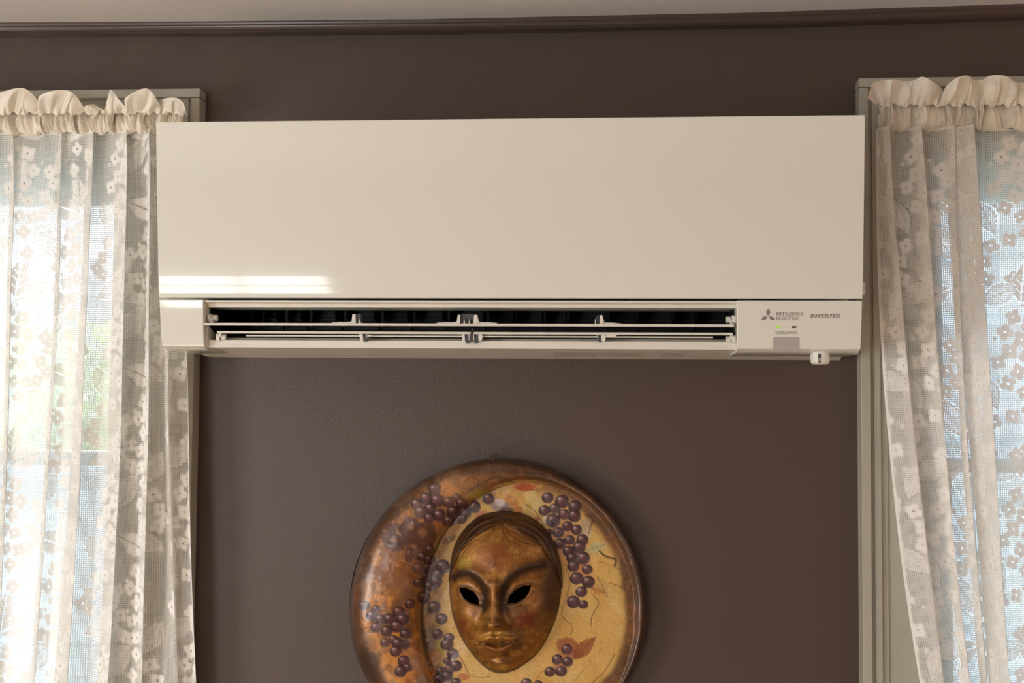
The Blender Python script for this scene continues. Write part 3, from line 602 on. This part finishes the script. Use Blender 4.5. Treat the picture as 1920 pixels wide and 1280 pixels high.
def painted(name, rough, metal, bump, coat):
    m = bpy.data.materials.new(name); m.use_nodes = True; nt = m.node_tree; b = nt.nodes['Principled BSDF']
    at = nt.nodes.new('ShaderNodeAttribute'); at.attribute_name = 'paint'
    b.inputs['Roughness'].default_value = rough; b.inputs['Metallic'].default_value = metal; b.inputs['Coat Weight'].default_value = coat; b.inputs['Coat Roughness'].default_value = .22
    tc = nt.nodes.new('ShaderNodeTexCoord'); t = nt.nodes.new('ShaderNodeTexNoise'); t.inputs['Scale'].default_value = 420; t.inputs['Detail'].default_value = 4
    mx = nt.nodes.new('ShaderNodeMix'); mx.data_type = 'RGBA'; mx.blend_type = 'MULTIPLY'; mx.inputs[0].default_value = .25 if metal == 0 else .45
    cr = nt.nodes.new('ShaderNodeValToRGB'); cr.color_ramp.elements[0].position = .36; cr.color_ramp.elements[0].color = (.35, .3, .26, 1); cr.color_ramp.elements[1].position = .52
    nt.links.new(tc.outputs['Object'], t.inputs['Vector']); nt.links.new(t.outputs['Fac'], cr.inputs[0]); nt.links.new(at.outputs['Color'], mx.inputs[6]); nt.links.new(cr.outputs[0], mx.inputs[7]); nt.links.new(mx.outputs[2], b.inputs['Base Color'])
    bp = nt.nodes.new('ShaderNodeBump'); bp.inputs['Strength'].default_value = bump; bp.inputs['Distance'].default_value = .001
    t2 = nt.nodes.new('ShaderNodeTexNoise'); t2.inputs['Scale'].default_value = 130; t2.inputs['Detail'].default_value = 6; nt.links.new(tc.outputs['Object'], t2.inputs['Vector'])
    nt.links.new(t2.outputs['Fac'], bp.inputs['Height']); nt.links.new(bp.outputs['Normal'], b.inputs['Normal']); return m
PLATE = painted('painted_plaque', .40, .0, .40, .45); FACE = painted('antiqued_gold_paint', .47, .45, .3, .1)
def set_paint(me, c):
    a = me.attributes.new('paint', 'FLOAT_COLOR', 'POINT'); n = len(c); v = np.ones((n, 4), np.float32); v[:, :3] = c; a.data.foreach_set('color', v.ravel())
mk = thing('wall_mask', 'round painted plaque with gold mask face and purple grapes, hanging on wall', 'mask', tuple(P(MCX, MCY+MR, -.01)))
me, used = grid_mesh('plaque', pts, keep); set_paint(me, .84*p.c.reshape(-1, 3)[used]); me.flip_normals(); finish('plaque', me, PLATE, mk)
bm = bmesh.new()
a = [bm.verts.new(tuple(P(MCX+(MR-1)*math.cos(t), MCY+(MR-1)*math.sin(t), -.011))) for t in np.linspace(0, 2*math.pi, 90, endpoint=False)]
b = [bm.verts.new((v.co.x, -.001, v.co.z)) for v in a]
for i in range(90): bm.faces.new((a[i], a[(i+1) % 90], b[(i+1) % 90], b[i]))
bm.faces.new(b); from_bm('backing', bm, mat('raw_brown_backing', (.07, .042, .022), .8, noise=.2), mk)
# the face
OUT = np.array([(940, 957), (985, 964), (1025, 992), (1048, 1036), (1056, 1088), (1051, 1140), (1035, 1186), (1010, 1226), (975, 1253), (942, 1263), (914, 1255), (889, 1232), (867, 1200), (850, 1160), (842, 1115), (843, 1070), (850, 1030), (868, 995), (900, 967)], float)
oc = catmull(np.vstack([OUT, OUT[:1]]), 10); fcx, fcy = 944.0, 1110.0
oa = np.arctan2(oc[:, 1]-fcy, oc[:, 0]-fcx); orr = np.hypot(oc[:, 0]-fcx, oc[:, 1]-fcy); k_ = np.argsort(oa)
oa, orr = np.concatenate([oa[k_]-2*np.pi, oa[k_], oa[k_]+2*np.pi]), np.tile(orr[k_], 3)
fx, fy = np.meshgrid(np.arange(838, 1062, 1.0), np.arange(952, 1268, 1.0))
rho = np.hypot(fx-fcx, fy-fcy)/np.interp(np.arctan2(fy-fcy, fx-fcx), oa, orr)
G = lambda cx, cy, sx, sy, a=0: np.exp(-.5*((((fx-cx)*math.cos(a)+(fy-cy)*math.sin(a))/sx)**2+((-(fx-cx)*math.sin(a)+(fy-cy)*math.cos(a))/sy)**2))
def tube(ptsx, wd):
    q = catmull(ptsx, 12); d = np.full(fx.shape, 1e9)
    for a, b in zip(q[:-1], q[1:]):
        ab = b-a; L = ab@ab+1e-9; t = np.clip(((fx-a[0])*ab[0]+(fy-a[1])*ab[1])/L, 0, 1); d = np.minimum(d, np.hypot(fx-a[0]-t*ab[0], fy-a[1]-t*ab[1]))
    return np.exp(-.5*(d/wd)**2)
Hf = 8+60*np.clip(1-np.clip(rho, 0, 1)**2.5, 0, 1)**.55
Hf = Hf - .06*np.clip(fx-925, 0, 200)                                    # the head is turned a little
hairline = np.interp(fx, [840, 858, 880, 905, 925, 945, 965, 990, 1020, 1045, 1060], [1098, 1046, 1017, 1001, 990, 985, 996, 1014, 1030, 1072, 1130])
hair = smooth01((hairline-fy)/7)
Hf += hair*(6.5+1.2*np.sin(rho*75+2*fbm(fx, fy, 30, 65)))
nt_ = np.clip((fy-1085)/(1172-1085), 0, 1)                                # nose ridge
ncx = 926-2.5*nt_; nsig = 7.5+5.5*nt_
Hf += (5+19*nt_)*np.exp(-.5*((fx-ncx)/nsig)**2)*smooth01((fy-1068)/26)*smooth01((1183-fy)/8)
Hf += 8*G(909, 1171, 6.5, 7)+8*G(940, 1171, 6.5, 7)+3*G(924, 1172, 9, 8)
Hf -= 10*G(879, 1114, 24, 17, .45)+10*G(975, 1112, 26, 18, -.45)+5*G(905, 1128, 9, 20)+5*G(947, 1126, 9, 20)
Hf += 5.5*tube([(852, 1085), (872, 1070), (895, 1076), (912, 1096)], 8)+5.5*tube([(1010, 1058), (985, 1062), (960, 1075), (940, 1098)], 8)
Hf += 3.0*tube([(861, 1098), (876, 1098), (890, 1106), (900, 1122)], 3.5)+3.0*tube([(951, 1122), (965, 1101), (982, 1093), (998, 1093)], 3.5)
Hf += 2.6*tube([(862, 1114), (872, 1128), (886, 1136), (900, 1139)], 3.2)+2.6*tube([(951, 1136), (968, 1134), (986, 1124), (998, 1106)], 3.2)
Hf += 5*G(868, 1160, 16, 20)+6*G(994, 1152, 22, 22)+3*G(925, 1030, 30, 24)
Hf += 7.5*tube([(903, 1203), (918, 1195), (929, 1197), (940, 1194), (963, 1199)], 4.6)+8.5*tube([(912, 1213), (934, 1220), (956, 1211)], 5.2)
Hf -= 5.5*tube([(898, 1204), (915, 1206), (931, 1209), (948, 1205), (968, 1200)], 2.3)+4*G(936, 1233, 17, 4.5)+2.5*G(929, 1187, 3.2, 5)+3*G(896, 1203, 4, 4)+3*G(969, 1199, 4, 4)
Hf += 8*G(942, 1246, 17, 10)-3*tube([(896, 1182), (888, 1198), (888, 1212)], 4)-3*tube([(962, 1178), (974, 1190), (978, 1206)], 4)
Hf += .35*(fbm(fx, fy, 8, 77)-.5)
EYE = [[(860.5, 1100), (874, 1100.5), (888, 1107.5), (897, 1120), (899.7, 1134.7), (883, 1131.6), (869, 1122), (862, 1110)], [(951, 1131.6), (953.4, 1117.5), (967.5, 1103.4), (983, 1096.6), (997, 1095.6), (994, 1108), (984.7, 1122), (969, 1130)]]
def inside(poly, x, y):
    r_ = np.zeros(x.shape, bool); n = len(poly)
    for i in range(n):
        (x1, y1), (x2, y2) = poly[i], poly[(i+1) % n]
        r_ ^= ((y1 > y) != (y2 > y)) & (x < (x2-x1)*(y-y1)/(y2-y1+1e-12)+x1)
    return r_
eye = inside(EYE[0], fx, fy) | inside(EYE[1], fx, fy)
kf = (rho < 1.0)
kf = kf[:-1, :-1] | kf[1:, 1:]
eq_ = eye[:-1, :-1] & eye[1:, 1:] & eye[1:, :-1] & eye[:-1, 1:]
pf = Paint(fx, fy, lin3(152, 98, 38)); m1, m2 = fbm(fx, fy, 46, 201), fbm(fx, fy, 12, 211)
pf.mix(.75*smooth01((m1-.48)*6), lin3(104, 64, 28)); pf.mix(.6*smooth01((m2-.52)*6), lin3(190, 136, 58))
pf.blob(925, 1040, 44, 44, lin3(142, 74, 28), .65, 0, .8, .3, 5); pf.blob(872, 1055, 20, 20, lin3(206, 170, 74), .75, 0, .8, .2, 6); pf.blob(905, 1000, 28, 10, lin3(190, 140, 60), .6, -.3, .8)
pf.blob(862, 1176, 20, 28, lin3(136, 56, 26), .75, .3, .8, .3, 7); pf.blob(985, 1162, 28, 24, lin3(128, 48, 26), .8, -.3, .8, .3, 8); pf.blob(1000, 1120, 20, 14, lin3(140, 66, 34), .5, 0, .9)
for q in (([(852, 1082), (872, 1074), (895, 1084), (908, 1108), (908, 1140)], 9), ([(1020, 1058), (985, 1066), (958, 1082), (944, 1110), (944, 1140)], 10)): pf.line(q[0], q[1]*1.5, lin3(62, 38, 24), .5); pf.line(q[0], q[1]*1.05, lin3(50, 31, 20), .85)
pf.line([(861, 1098), (876, 1098), (890, 1106), (901, 1128)], 3.2, lin3(110, 92, 80), .7); pf.line([(950, 1130), (953, 1116), (967, 1101), (983, 1094), (998, 1093)], 3, lin3(96, 76, 62), .6)
pf.line([(862, 1114), (872, 1127), (886, 1135), (900, 1138)], 2.2, lin3(120, 100, 76), .7); pf.line([(951, 1135), (968, 1133), (986, 1124), (997, 1106)], 2.2, lin3(120, 96, 70), .6)
pf.line([(926, 1080), (925, 1120), (924, 1165)], 5, lin3(186, 124, 56), .6); pf.line([(900, 1196), (925, 1188), (950, 1190)], 7, lin3(206, 160, 66), .6); pf.blob(944, 1250, 16, 9, lin3(206, 158, 66), .7, 0, .8)
pf.line([(912, 1213), (934, 1220), (956, 1211)], 5, lin3(150, 84, 44), .6); pf.line([(900, 1204), (931, 1209), (966, 1200)], 1.4, lin3(66, 36, 20), .7)
pf.blob(1046, 1100, 52, 130, lin3(70, 44, 25), .85, .1, .8, .3, 11); pf.blob(890, 1150, 10, 12, lin3(84, 60, 40), .6, 0, .8)  # right-hand blob: dark patina plus the face's shaded side painted into the gold
pf.mix(hair*.97, lin3(84, 53, 28)); st = fbm(rho*330, np.arctan2(fy-fcy, fx-fcx)*22+60, 9, 221, 3); pf.mix(hair*smooth01((st-.5)*8)*.8, lin3(40, 25, 14)); pf.mix(hair*smooth01((.42-st)*8)*.5, lin3(132, 88, 44))
for q in ([(945, 975), (955, 1000), (975, 1015), (1005, 1022)], [(938, 978), (950, 1008), (978, 1024)], [(930, 980), (900, 995), (872, 1012), (858, 1035)], [(952, 985), (985, 1010), (1020, 1024)], [(925, 978), (890, 990), (862, 1020)]): pf.line(q, 1.1, lin3(58, 36, 20), .8)
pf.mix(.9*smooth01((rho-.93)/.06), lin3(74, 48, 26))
cr_ = np.abs(fbm(fx, fy, 26, 241, 3)-.5); pf.mix(.55*smooth01((.010-cr_)/.008)*(m1 > .42), lin3(52, 32, 20))
fp = P(fx, fy, -.006-Hf/1000.0)
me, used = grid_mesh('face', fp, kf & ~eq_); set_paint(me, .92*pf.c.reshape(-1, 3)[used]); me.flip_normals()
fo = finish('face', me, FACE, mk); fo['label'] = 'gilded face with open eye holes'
bm = bmesh.new()
for poly in EYE:                                                          # added black sheets stand in for the shade inside the eye holes
    c = np.mean(poly, 0); bm.faces.new([bm.verts.new(tuple(P(c[0]+(x-c[0])*1.5, c[1]+(y-c[1])*1.6, -.030))) for x, y in poly])
from_bm('eye_hole_shade', bm, mat('hole_shade_black', (.004, .004, .004), 1, spec=0, noise=.1), fo)
bm = bmesh.new()
add_tube(bm, [P(921, 856, -.004), P(920.5, 853.5, -.010), P(922.5, 853, -.016), P(924.5, 860, -.022), P(927.5, 872, -.030), P(928, 878, -.034)], .0015)
ho = from_bm('hanging_wire', bm, mat('brass_wire', (.42, .33, .16), .35, metal=1, noise=.1), mk, 60)
# ------------------------------------------------------------------ lace curtains
def lace_material(name, col, trans, pitch=.0026, thr=.55):
    m = bpy.data.materials.new(name); m.use_nodes = True; nt = m.node_tree; nt.nodes.clear(); N = nt.nodes.new; Lk = nt.links.new
    out = N('ShaderNodeOutputMaterial'); mx = N('ShaderNodeMixShader'); tp = N('ShaderNodeBsdfTransparent'); df = N('ShaderNodeBsdfDiffuse'); tl = N('ShaderNodeBsdfTranslucent'); m2 = N('ShaderNodeMixShader')
    df.inputs['Color'].default_value = (*col, 1); tl.inputs['Color'].default_value = (*col, 1); pass
    uv = N('ShaderNodeAttribute'); uv.attribute_name = 'cloth'; la = N('ShaderNodeAttribute'); la.attribute_name = 'lace'; sep = N('ShaderNodeSeparateXYZ'); Lk(uv.outputs['Vector'], sep.inputs[0])
    def mth(op, a, b=None, c=None):
        n = N('ShaderNodeMath'); n.operation = op
        for i, v in enumerate((a, b, c)):
            if v is None: continue
            if isinstance(v, (int, float)): n.inputs[i].default_value = v
            else: Lk(v, n.inputs[i])
        return n.outputs[0]
    def thread(v, p, wd):
        f = mth('PINGPONG', mth('DIVIDE', v, p), .5)          # 0 at the thread, .5 in the hole
        n = N('ShaderNodeMapRange'); n.interpolation_type = 'SMOOTHSTEP'; Lk(f, n.inputs[0])
        n.inputs[1].default_value = wd*.5-.05; n.inputs[2].default_value = wd*.5+.08; n.inputs[3].default_value = 1; n.inputs[4].default_value = 0; return n.outputs[0]
    net = mth('MAXIMUM', thread(sep.outputs[0], pitch, thr+.06), thread(sep.outputs[1], pitch*1.12, thr-.04))
    L = la.outputs['Fac']; hole = mth('ADD', 1.0, mth('MINIMUM', L, 0.0)); al = mth('MAXIMUM', mth('MULTIPLY', net, hole), mth('MAXIMUM', L, 0.0))
    Lk(mth('MULTIPLY_ADD', mth('MAXIMUM', L, 0.0), -.88*trans, trans), m2.inputs[0]); Lk(df.outputs[0], m2.inputs[1]); Lk(tl.outputs[0], m2.inputs[2]); Lk(al, mx.inputs[0]); Lk(tp.outputs[0], mx.inputs[1]); Lk(m2.outputs[0], mx.inputs[2]); Lk(mx.outputs[0], out.inputs[0]); return m
LACE = lace_material('cream_lace_net', (.94, .925, .89), .56)
HEAD = lace_material('doubled_cream_lace', (.90, .84, .73), .45)
class LaceGrid:
    def __init__(s, u, v): s.u, s.v = u, v; s.a = np.zeros((len(v), len(u)), np.float32)
    def win(s, cu, cv, r):
        i0, i1 = np.searchsorted(s.u, (cu-r, cu+r)); j0, j1 = np.searchsorted(s.v, (cv-r, cv+r))
        if i1-i0 < 1 or j1-j0 < 1: return None
        return (slice(j0, j1), slice(i0, i1)), s.u[i0:i1][None, :]-cu, s.v[j0:j1][:, None]-cv
    def disc(s, cu, cv, r, val=.93, soft=.0009):
        q = s.win(cu, cv, r+soft*2)
        if q: d = np.hypot(q[1], q[2]); a = smooth01((r-d)/soft+.5); s.a[q[0]] = s.a[q[0]]*(1-a)+val*a
    def flower(s, cu, cv, k, rot, n=4):
        for i in range(n):
            t = rot+i*2*math.pi/n; s.disc(cu+.0066*k*math.cos(t), cv+.0066*k*math.sin(t), .0054*k)
        s.disc(cu, cv, .0026*k, .9); s.disc(cu, cv, .0015*k, -.8, .0007)
    def leaf(s, cu, cv, L, W, ang, kind):
        q = s.win(cu, cv, L*1.1)
        if not q: return
        x, y = q[1]*math.cos(ang)+q[2]*math.sin(ang), -q[1]*math.sin(ang)+q[2]*math.cos(ang); t = x/L
        hw = W*np.clip(1-np.abs(t)**1.8, 0, 1)*(1-.28*t)*(1+.07*np.sin(x*900)); e = hw-np.abs(y); ins = (np.abs(t) < 1)
        cur = s.a[q[0]]
        if kind == 0:
            val = np.where(np.abs(y) < .0009, -.7*(np.sin(x*1500) > -.3), .93); vein = np.abs(((x-np.abs(y)*.9) % .011)-.0055) < .0007; val = np.where(vein & (np.abs(y) > .002) & (e > .003), -.35, val)
        elif kind == 1:
            val = np.where(e < .0022, .95, np.where(np.abs(y) < .0008, .95, .42)); vein = np.abs(((x-np.abs(y)*.9) % .012)-.006) < .0007; val = np.where(vein & (e > .002), .9, val)
        else:
            val = np.where(np.abs(y) < .0010, -.8*(np.sin(x*1700) > -.2), .80+.1*np.sin((x-np.abs(y))*700))
        a = smooth01(e/.0010+.4)*ins; ring = ins*smooth01(1-np.abs(e+.0016)/.0012)*(np.sin(x*1900+y*900) > -.2)
        cur = cur*(1-.75*ring)+(-.75)*.75*ring; s.a[q[0]] = cur*(1-a)+val*a
    def stem(s, pts, w_=.0009):
        for a, b in zip(pts[:-1], pts[1:]):
            n = max(2, int(math.hypot(b[0]-a[0], b[1]-a[1])/.0007))
            for k in range(n): s.disc(a[0]+(b[0]-a[0])*k/n, a[1]+(b[1]-a[1])*k/n, w_, .95, .0006)
FL = [(-.004, .000, 1.0), (.018, .010, 1.05), (-.016, .021, 1.0), (.007, .031, 1.1), (.027, .036, .95), (-.010, .048, 1.05), (.014, .056, 1.0), (-.026, .064, .95), (.001, .077, 1.0), (.021, .083, .9), (-.013, .094, .95), (.008, .106, .85)]
def motif_fill(g, W, H, du0=0.0):
    TW, TH = .128, .250
    for iy in range(-1, int(H/TH)+2):
        for ix in range(-1, int(W/TW)+2):
            cu = ix*TW+du0; cv = iy*TH+(TH/2 if ix % 2 else 0); f = -1 if ix % 2 else 1
            g.stem([(cu+.012*f, cv-.005), (cu-.004*f, cv+.012), (cu-.014*f, cv+.03)]); g.stem([(cu+.055*f, cv+.15), (cu+.035*f, cv+.135), (cu+.02*f, cv+.13)])
            for L, W_, x, y, a, k in ((.032, .017, .030, -.010, -.35, 2), (.030, .015, .006, -.030, -1.45, 0), (.028, .014, -.028, -.012, 2.7, 1), (.034, .017, .048, .165, .9, 1), (.026, .012, -.040, .128, 1.2, 1)):
                g.leaf(cu+x*f, cv+y, L, W_, a if f > 0 else math.pi-a, k)
            for i, (x, y, k) in enumerate(FL): g.flower(cu+x*f-.004, cv+.020+y, k, .4+.7*i)
            for i, (x, y) in enumerate(((.052, .06), (.060, .078), (.046, .096), (.058, .112), (.042, .125), (.024, .128), (.012, .15), (-.012, .16), (-.036, .168), (.018, .182), (-.045, .19), (-.055, .205), (-.043, .215), (.012, .205), (-.008, .215))): g.flower(cu+x*f, cv+y, .95, .2+i)
            for x, y in ((.038, .045), (-.034, .05), (.034, .09), (-.03, .11)): g.disc(cu+x*f, cv+y, .0030)
    for j in range(int(H/.020)+1):
        for i in range(int(W/.030)+1):
            u, v = i*.030+(j % 2)*.015, j*.020; q = g.win(u, v, .002)
            if q and abs(g.a[q[0]]).max() < .1: g.disc(u, v, .0013, .9, .0006)
def add_attr(me, used, uv, lace):
    n = len(me.vertices); a = me.attributes.new('cloth', 'FLOAT_VECTOR', 'POINT'); v = np.zeros((n, 3), np.float32); v[:, :2] = uv.reshape(-1, 2)[used]; a.data.foreach_set('vector', v.ravel())
    a = me.attributes.new('lace', 'FLOAT', 'POINT'); a.data.foreach_set('value', np.ascontiguousarray(lace.reshape(-1)[used], np.float32))
def curtain(label, folds, pys, ruff, base_py, pocket_py, cpx, seed, ystart):
    r = np.random.default_rng(seed)
    t = thing('lace_curtain', label, 'curtain', (float(P(cpx, 600, -.06)[0]), -.06, ZS+.03), 'lace curtains')
    D = .0016
    c = catmull(folds, 30); xs = [P(c[:, i], pys[i], -.05)[:, 0] for i in range(3)]; dep = c[:, 3]/1000
    arc = np.concatenate([[0], np.cumsum(np.hypot(np.diff(xs[1]), np.diff(dep)))]); W = arc[-1]; u = np.arange(0, W, D)
    xs = [np.interp(u, arc, x) for x in xs]; dep = np.interp(u, arc, dep)
    z0 = Z(pys[0], -.055, cpx); zz = [Z(q, -.055, cpx) for q in pys]; zend = Z(1296, -.055, cpx)
    zrow = np.concatenate([np.arange(z0, zend, -D), np.arange(zend, ZS+.03, -.012)])
    tt = zrow[:, None]; l = []
    for i in range(3):
        a = np.ones_like(tt)
        for j in range(3):
            if j != i: a = a*(tt-zz[j])/(zz[i]-zz[j])
        l.append(a)
    tx = np.clip(tt, zend-.05, None)
    Xg = sum(l[i]*xs[i][None, :] for i in range(3))
    low = tt < zend
    if low.any():
        k0 = np.where(~low[:, 0])[0][-1]; Xg[k0+1:] = Xg[k0]
    vv = z0-zrow
    wob = .0022*np.sin(u[None, :]*46+vv[:, None]*5+3*np.sin(vv[:, None]*7))+.0016*np.sin(u[None, :]*113+vv[:, None]*9)
    Yg = -(ystart+dep[None, :]*(1+.25*np.sin(vv[:, None]*4+u[None, :]*9))+wob)
    pts = np.stack([Xg, Yg, np.broadcast_to(tt, Xg.shape)], -1)
    uv = np.stack(np.broadcast_arrays(u[None, :], vv[:, None]), -1)
    g = LaceGrid(u, vv); motif_fill(g, W, float(vv[-1]), .055+.03*seed)
    g.a[:, :3] = .9; g.a[:, -3:] = .9; g.a[:2] = .95
    me, used = grid_mesh('panel', pts); add_attr(me, used, uv, g.a); finish('panel', me, LACE, t)
    # shirred rod pocket
    nr = 26; u2 = np.arange(0, W*1.15, D*1.2); s = u2/(W*1.15)*W; xp = np.interp(s, u, xs[0]); dp = np.interp(s, u, dep)
    span = xp[-1]-xp[0]; xl = xp*.75+.25*(xp[0]+span*u2/u2[-1])
    v2 = np.linspace(0, 1, nr); zt, zb = Z(pocket_py[0], -.06, cpx), Z(pocket_py[1], -.06, cpx)
    ph = np.cumsum(.6+1.0*vnoise(u2, 0*u2, .03, seed+300))*.17
    gath = np.abs(np.sin(ph))**1.5*.0075+.003*np.sin(ph*2.7+1)+.002*np.sin(ph*5.3)
    bulge = np.sqrt(np.clip(1-(2*v2-1)**2, 0, 1))
    Yp = -(ystart+.006+.55*np.clip(dp, 0, .03)[None, :]*.6+(.007*bulge+.35*.012*bulge)[:, None]+gath[None, :]*(.35+.65*bulge[:, None])+.0015*np.sin(ph[None, :]*9+v2[:, None]*6))
    Zp = zb+(zt-zb)*v2[:, None]+.0022*np.sin(ph*1.7)[None, :]*(1-v2[:, None])
    Xp = xl[None, :]+.0018*np.sin(ph*1.3+v2[:, None]*3)
    pts = np.stack([Xp, Yp, Zp], -1); uv = np.stack(np.broadcast_arrays(u2[None, :], v2[:, None]*(zt-zb)), -1)
    den = .62+.36*smooth01((fbm(uv[..., 0], uv[..., 1], .018, seed+40, 2)-.45)*6); den[:2] = .97; den[-2:] = .97
    me, used = grid_mesh('rod_pocket', pts); add_attr(me, used, uv, den); finish('rod_pocket', me, HEAD, t)
    # standing ruffle that flops forward
    q = catmull(ruff, 22); bx, tx_, ty, td = q.T; nr = 26; v3 = np.linspace(0, 1, nr)[:, None]
    yb = -(ystart+.025); bp = P(bx, base_py+4+2.5*np.sin(bx*.19)+1.5*np.sin(bx*.43), yb-.004*np.abs(np.sin(bx*.25))); tp = P(tx_, ty, yb-td/1000)
    pts = bp[None]*(1-v3[..., None])+tp[None]*v3[..., None]
    pts[..., 1] -= (.010*np.sin(np.pi*v3)*(.4+.6*np.sin(bx*.16)[None, :])); pts[..., 0] += .003*np.sin(np.pi*v3)*np.sin(bx*.22)[None, :]
    pts[..., 2] += .002*np.sin(np.pi*v3)*np.sin(bx*.31)[None, :]
    ua = np.concatenate([[0], np.cumsum(np.linalg.norm(np.diff(tp, axis=0), axis=1))]); uv = np.stack(np.broadcast_arrays(ua[None, :], v3*.04), -1)
    den = .70+.27*smooth01((fbm(uv[..., 0], uv[..., 1], .02, seed+60, 2)-.42)*6); den[-2:] = .97; den[:2] = .97
    me, used = grid_mesh('ruffle', pts); add_attr(me, used, uv, den); o = finish('ruffle', me, HEAD, t)
    rx0, rx1 = float(min(xs[0])), float(max(xs[0])); zr = (zt+zb)/2
    box('curtain_rod', rx0+.004, rx1-.004, -(ystart+.004), -(ystart-.004), zr-.008, zr+.008, SATIN, t, .002)
    return t
LF = [(-330, -340, -350, 5), (-270, -275, -285, 26), (-210, -210, -225, 6), (-150, -150, -160, 5), (-95, -100, -110, 24), (-60, -68, -80, 8), (-20, -30, -45, 4), (28, 16, -4, 15), (20, 6, -14, 8), (48, 32, 2, 6), (76, 60, 28, 8), (119, 101, 70, 17), (109, 91, 60, 9), (136, 116, 92, 7), (179, 164, 138, 27), (164, 140, 104, 11), (190, 172, 150, 4), (206, 191, 176, 8), (244, 240, 214, 30), (226, 216, 188, 14), (216, 206, 184, 4), (268, 262, 234, 7), (291, 290, 274, 30), (281, 276, 256, 14), (300, 300, 296, 5), (324, 326, 338, 28), (317, 320, 334, 11), (338, 345, 358, 7), (350, 356.5, 369, 20)]
RF = [(1643, 1655, 1725, 10), (1661, 1694, 1766, 30), (1655, 1687, 1758, 14), (1686, 1711, 1780, 4), (1720, 1753, 1815, 28), (1711, 1745, 1806, 12), (1748, 1774, 1830, 4), (1783, 1803, 1850, 22), (1774, 1795, 1841, 9), (1798, 1822, 1864, 11), (1816, 1848, 1887, 33), (1803, 1838, 1878, 24), (1776, 1812, 1858, 9), (1785, 1816, 1862, 2), (1840, 1852, 1882, 2), (1885, 1894, 1908, 9), (1925, 1930, 1938, 4), (1975, 1978, 1985, 12), (2030, 2030, 2035, 4), (2090, 2090, 2095, 16), (2150, 2150, 2150, 5), (2230, 2230, 2230, 18), (2330, 2330, 2330, 6)]
LRUF = [(-320, -325, 172, 12), (-240, -232, 168, 36), (-180, -188, 182, 8), (-120, -112, 170, 34), (-60, -52, 172, 30), (-25, -25, 186, 8), (-8, -6, 178, 10), (6, 5, 172, 26), (22, 34, 165, 46), (44, 52, 169, 40), (60, 76, 194, 18), (70, 84, 206, 8), (74, 72, 183, 30), (92, 96, 171, 50), (112, 128, 170, 48), (130, 145, 183, 32), (146, 157, 200, 14), (158, 165, 197, 8), (172, 176, 195, 10), (184, 187, 202, 8), (196, 201, 206, 5), (204, 206.5, 169, 16), (220, 224, 188, 22), (232, 242, 206, 10), (238, 234, 185, 34), (254, 268, 166, 52), (270, 284, 172, 44), (284, 298, 194, 22), (294, 303, 200, 10), (304, 300, 188, 14), (320, 321, 183, 30), (334, 338, 187, 34), (344, 347, 202, 26), (349, 348, 222, 18)]
RRUF = [(1643, 1627, 184, 22), (1648, 1636, 157, 30), (1658, 1657, 150, 14), (1672, 1674, 149, 24), (1690, 1696, 152, 8), (1706, 1713, 151, 12), (1722, 1730, 144, 28), (1740, 1752, 155, 22), (1756, 1767, 168, 8), (1764, 1768, 186, 4), (1768, 1772, 164, 14), (1782, 1796, 145, 32), (1802, 1816, 142, 26), (1822, 1827, 150, 6), (1840, 1842, 150, 6), (1852, 1856, 142, 22), (1872, 1884, 142, 30), (1892, 1903, 152, 14), (1908, 1920, 155, 6), (1930, 1945, 145, 26), (1970, 1985, 148, 26), (2005, 2020, 158, 8), (2050, 2060, 146, 26), (2110, 2120, 154, 10), (2190, 2200, 148, 26), (2320, 2325, 155, 8)]
curtain('cream lace curtain with flopping ruffle, left of the air conditioner', LF, (247, 760, 1290), LRUF, 210, (209, 248), 170, 1, .040)
curtain('cream lace curtain pulled aside, right of the air conditioner', RF, (240, 700, 1290), RRUF, 194, (193, 241), 1790, 2, .040)
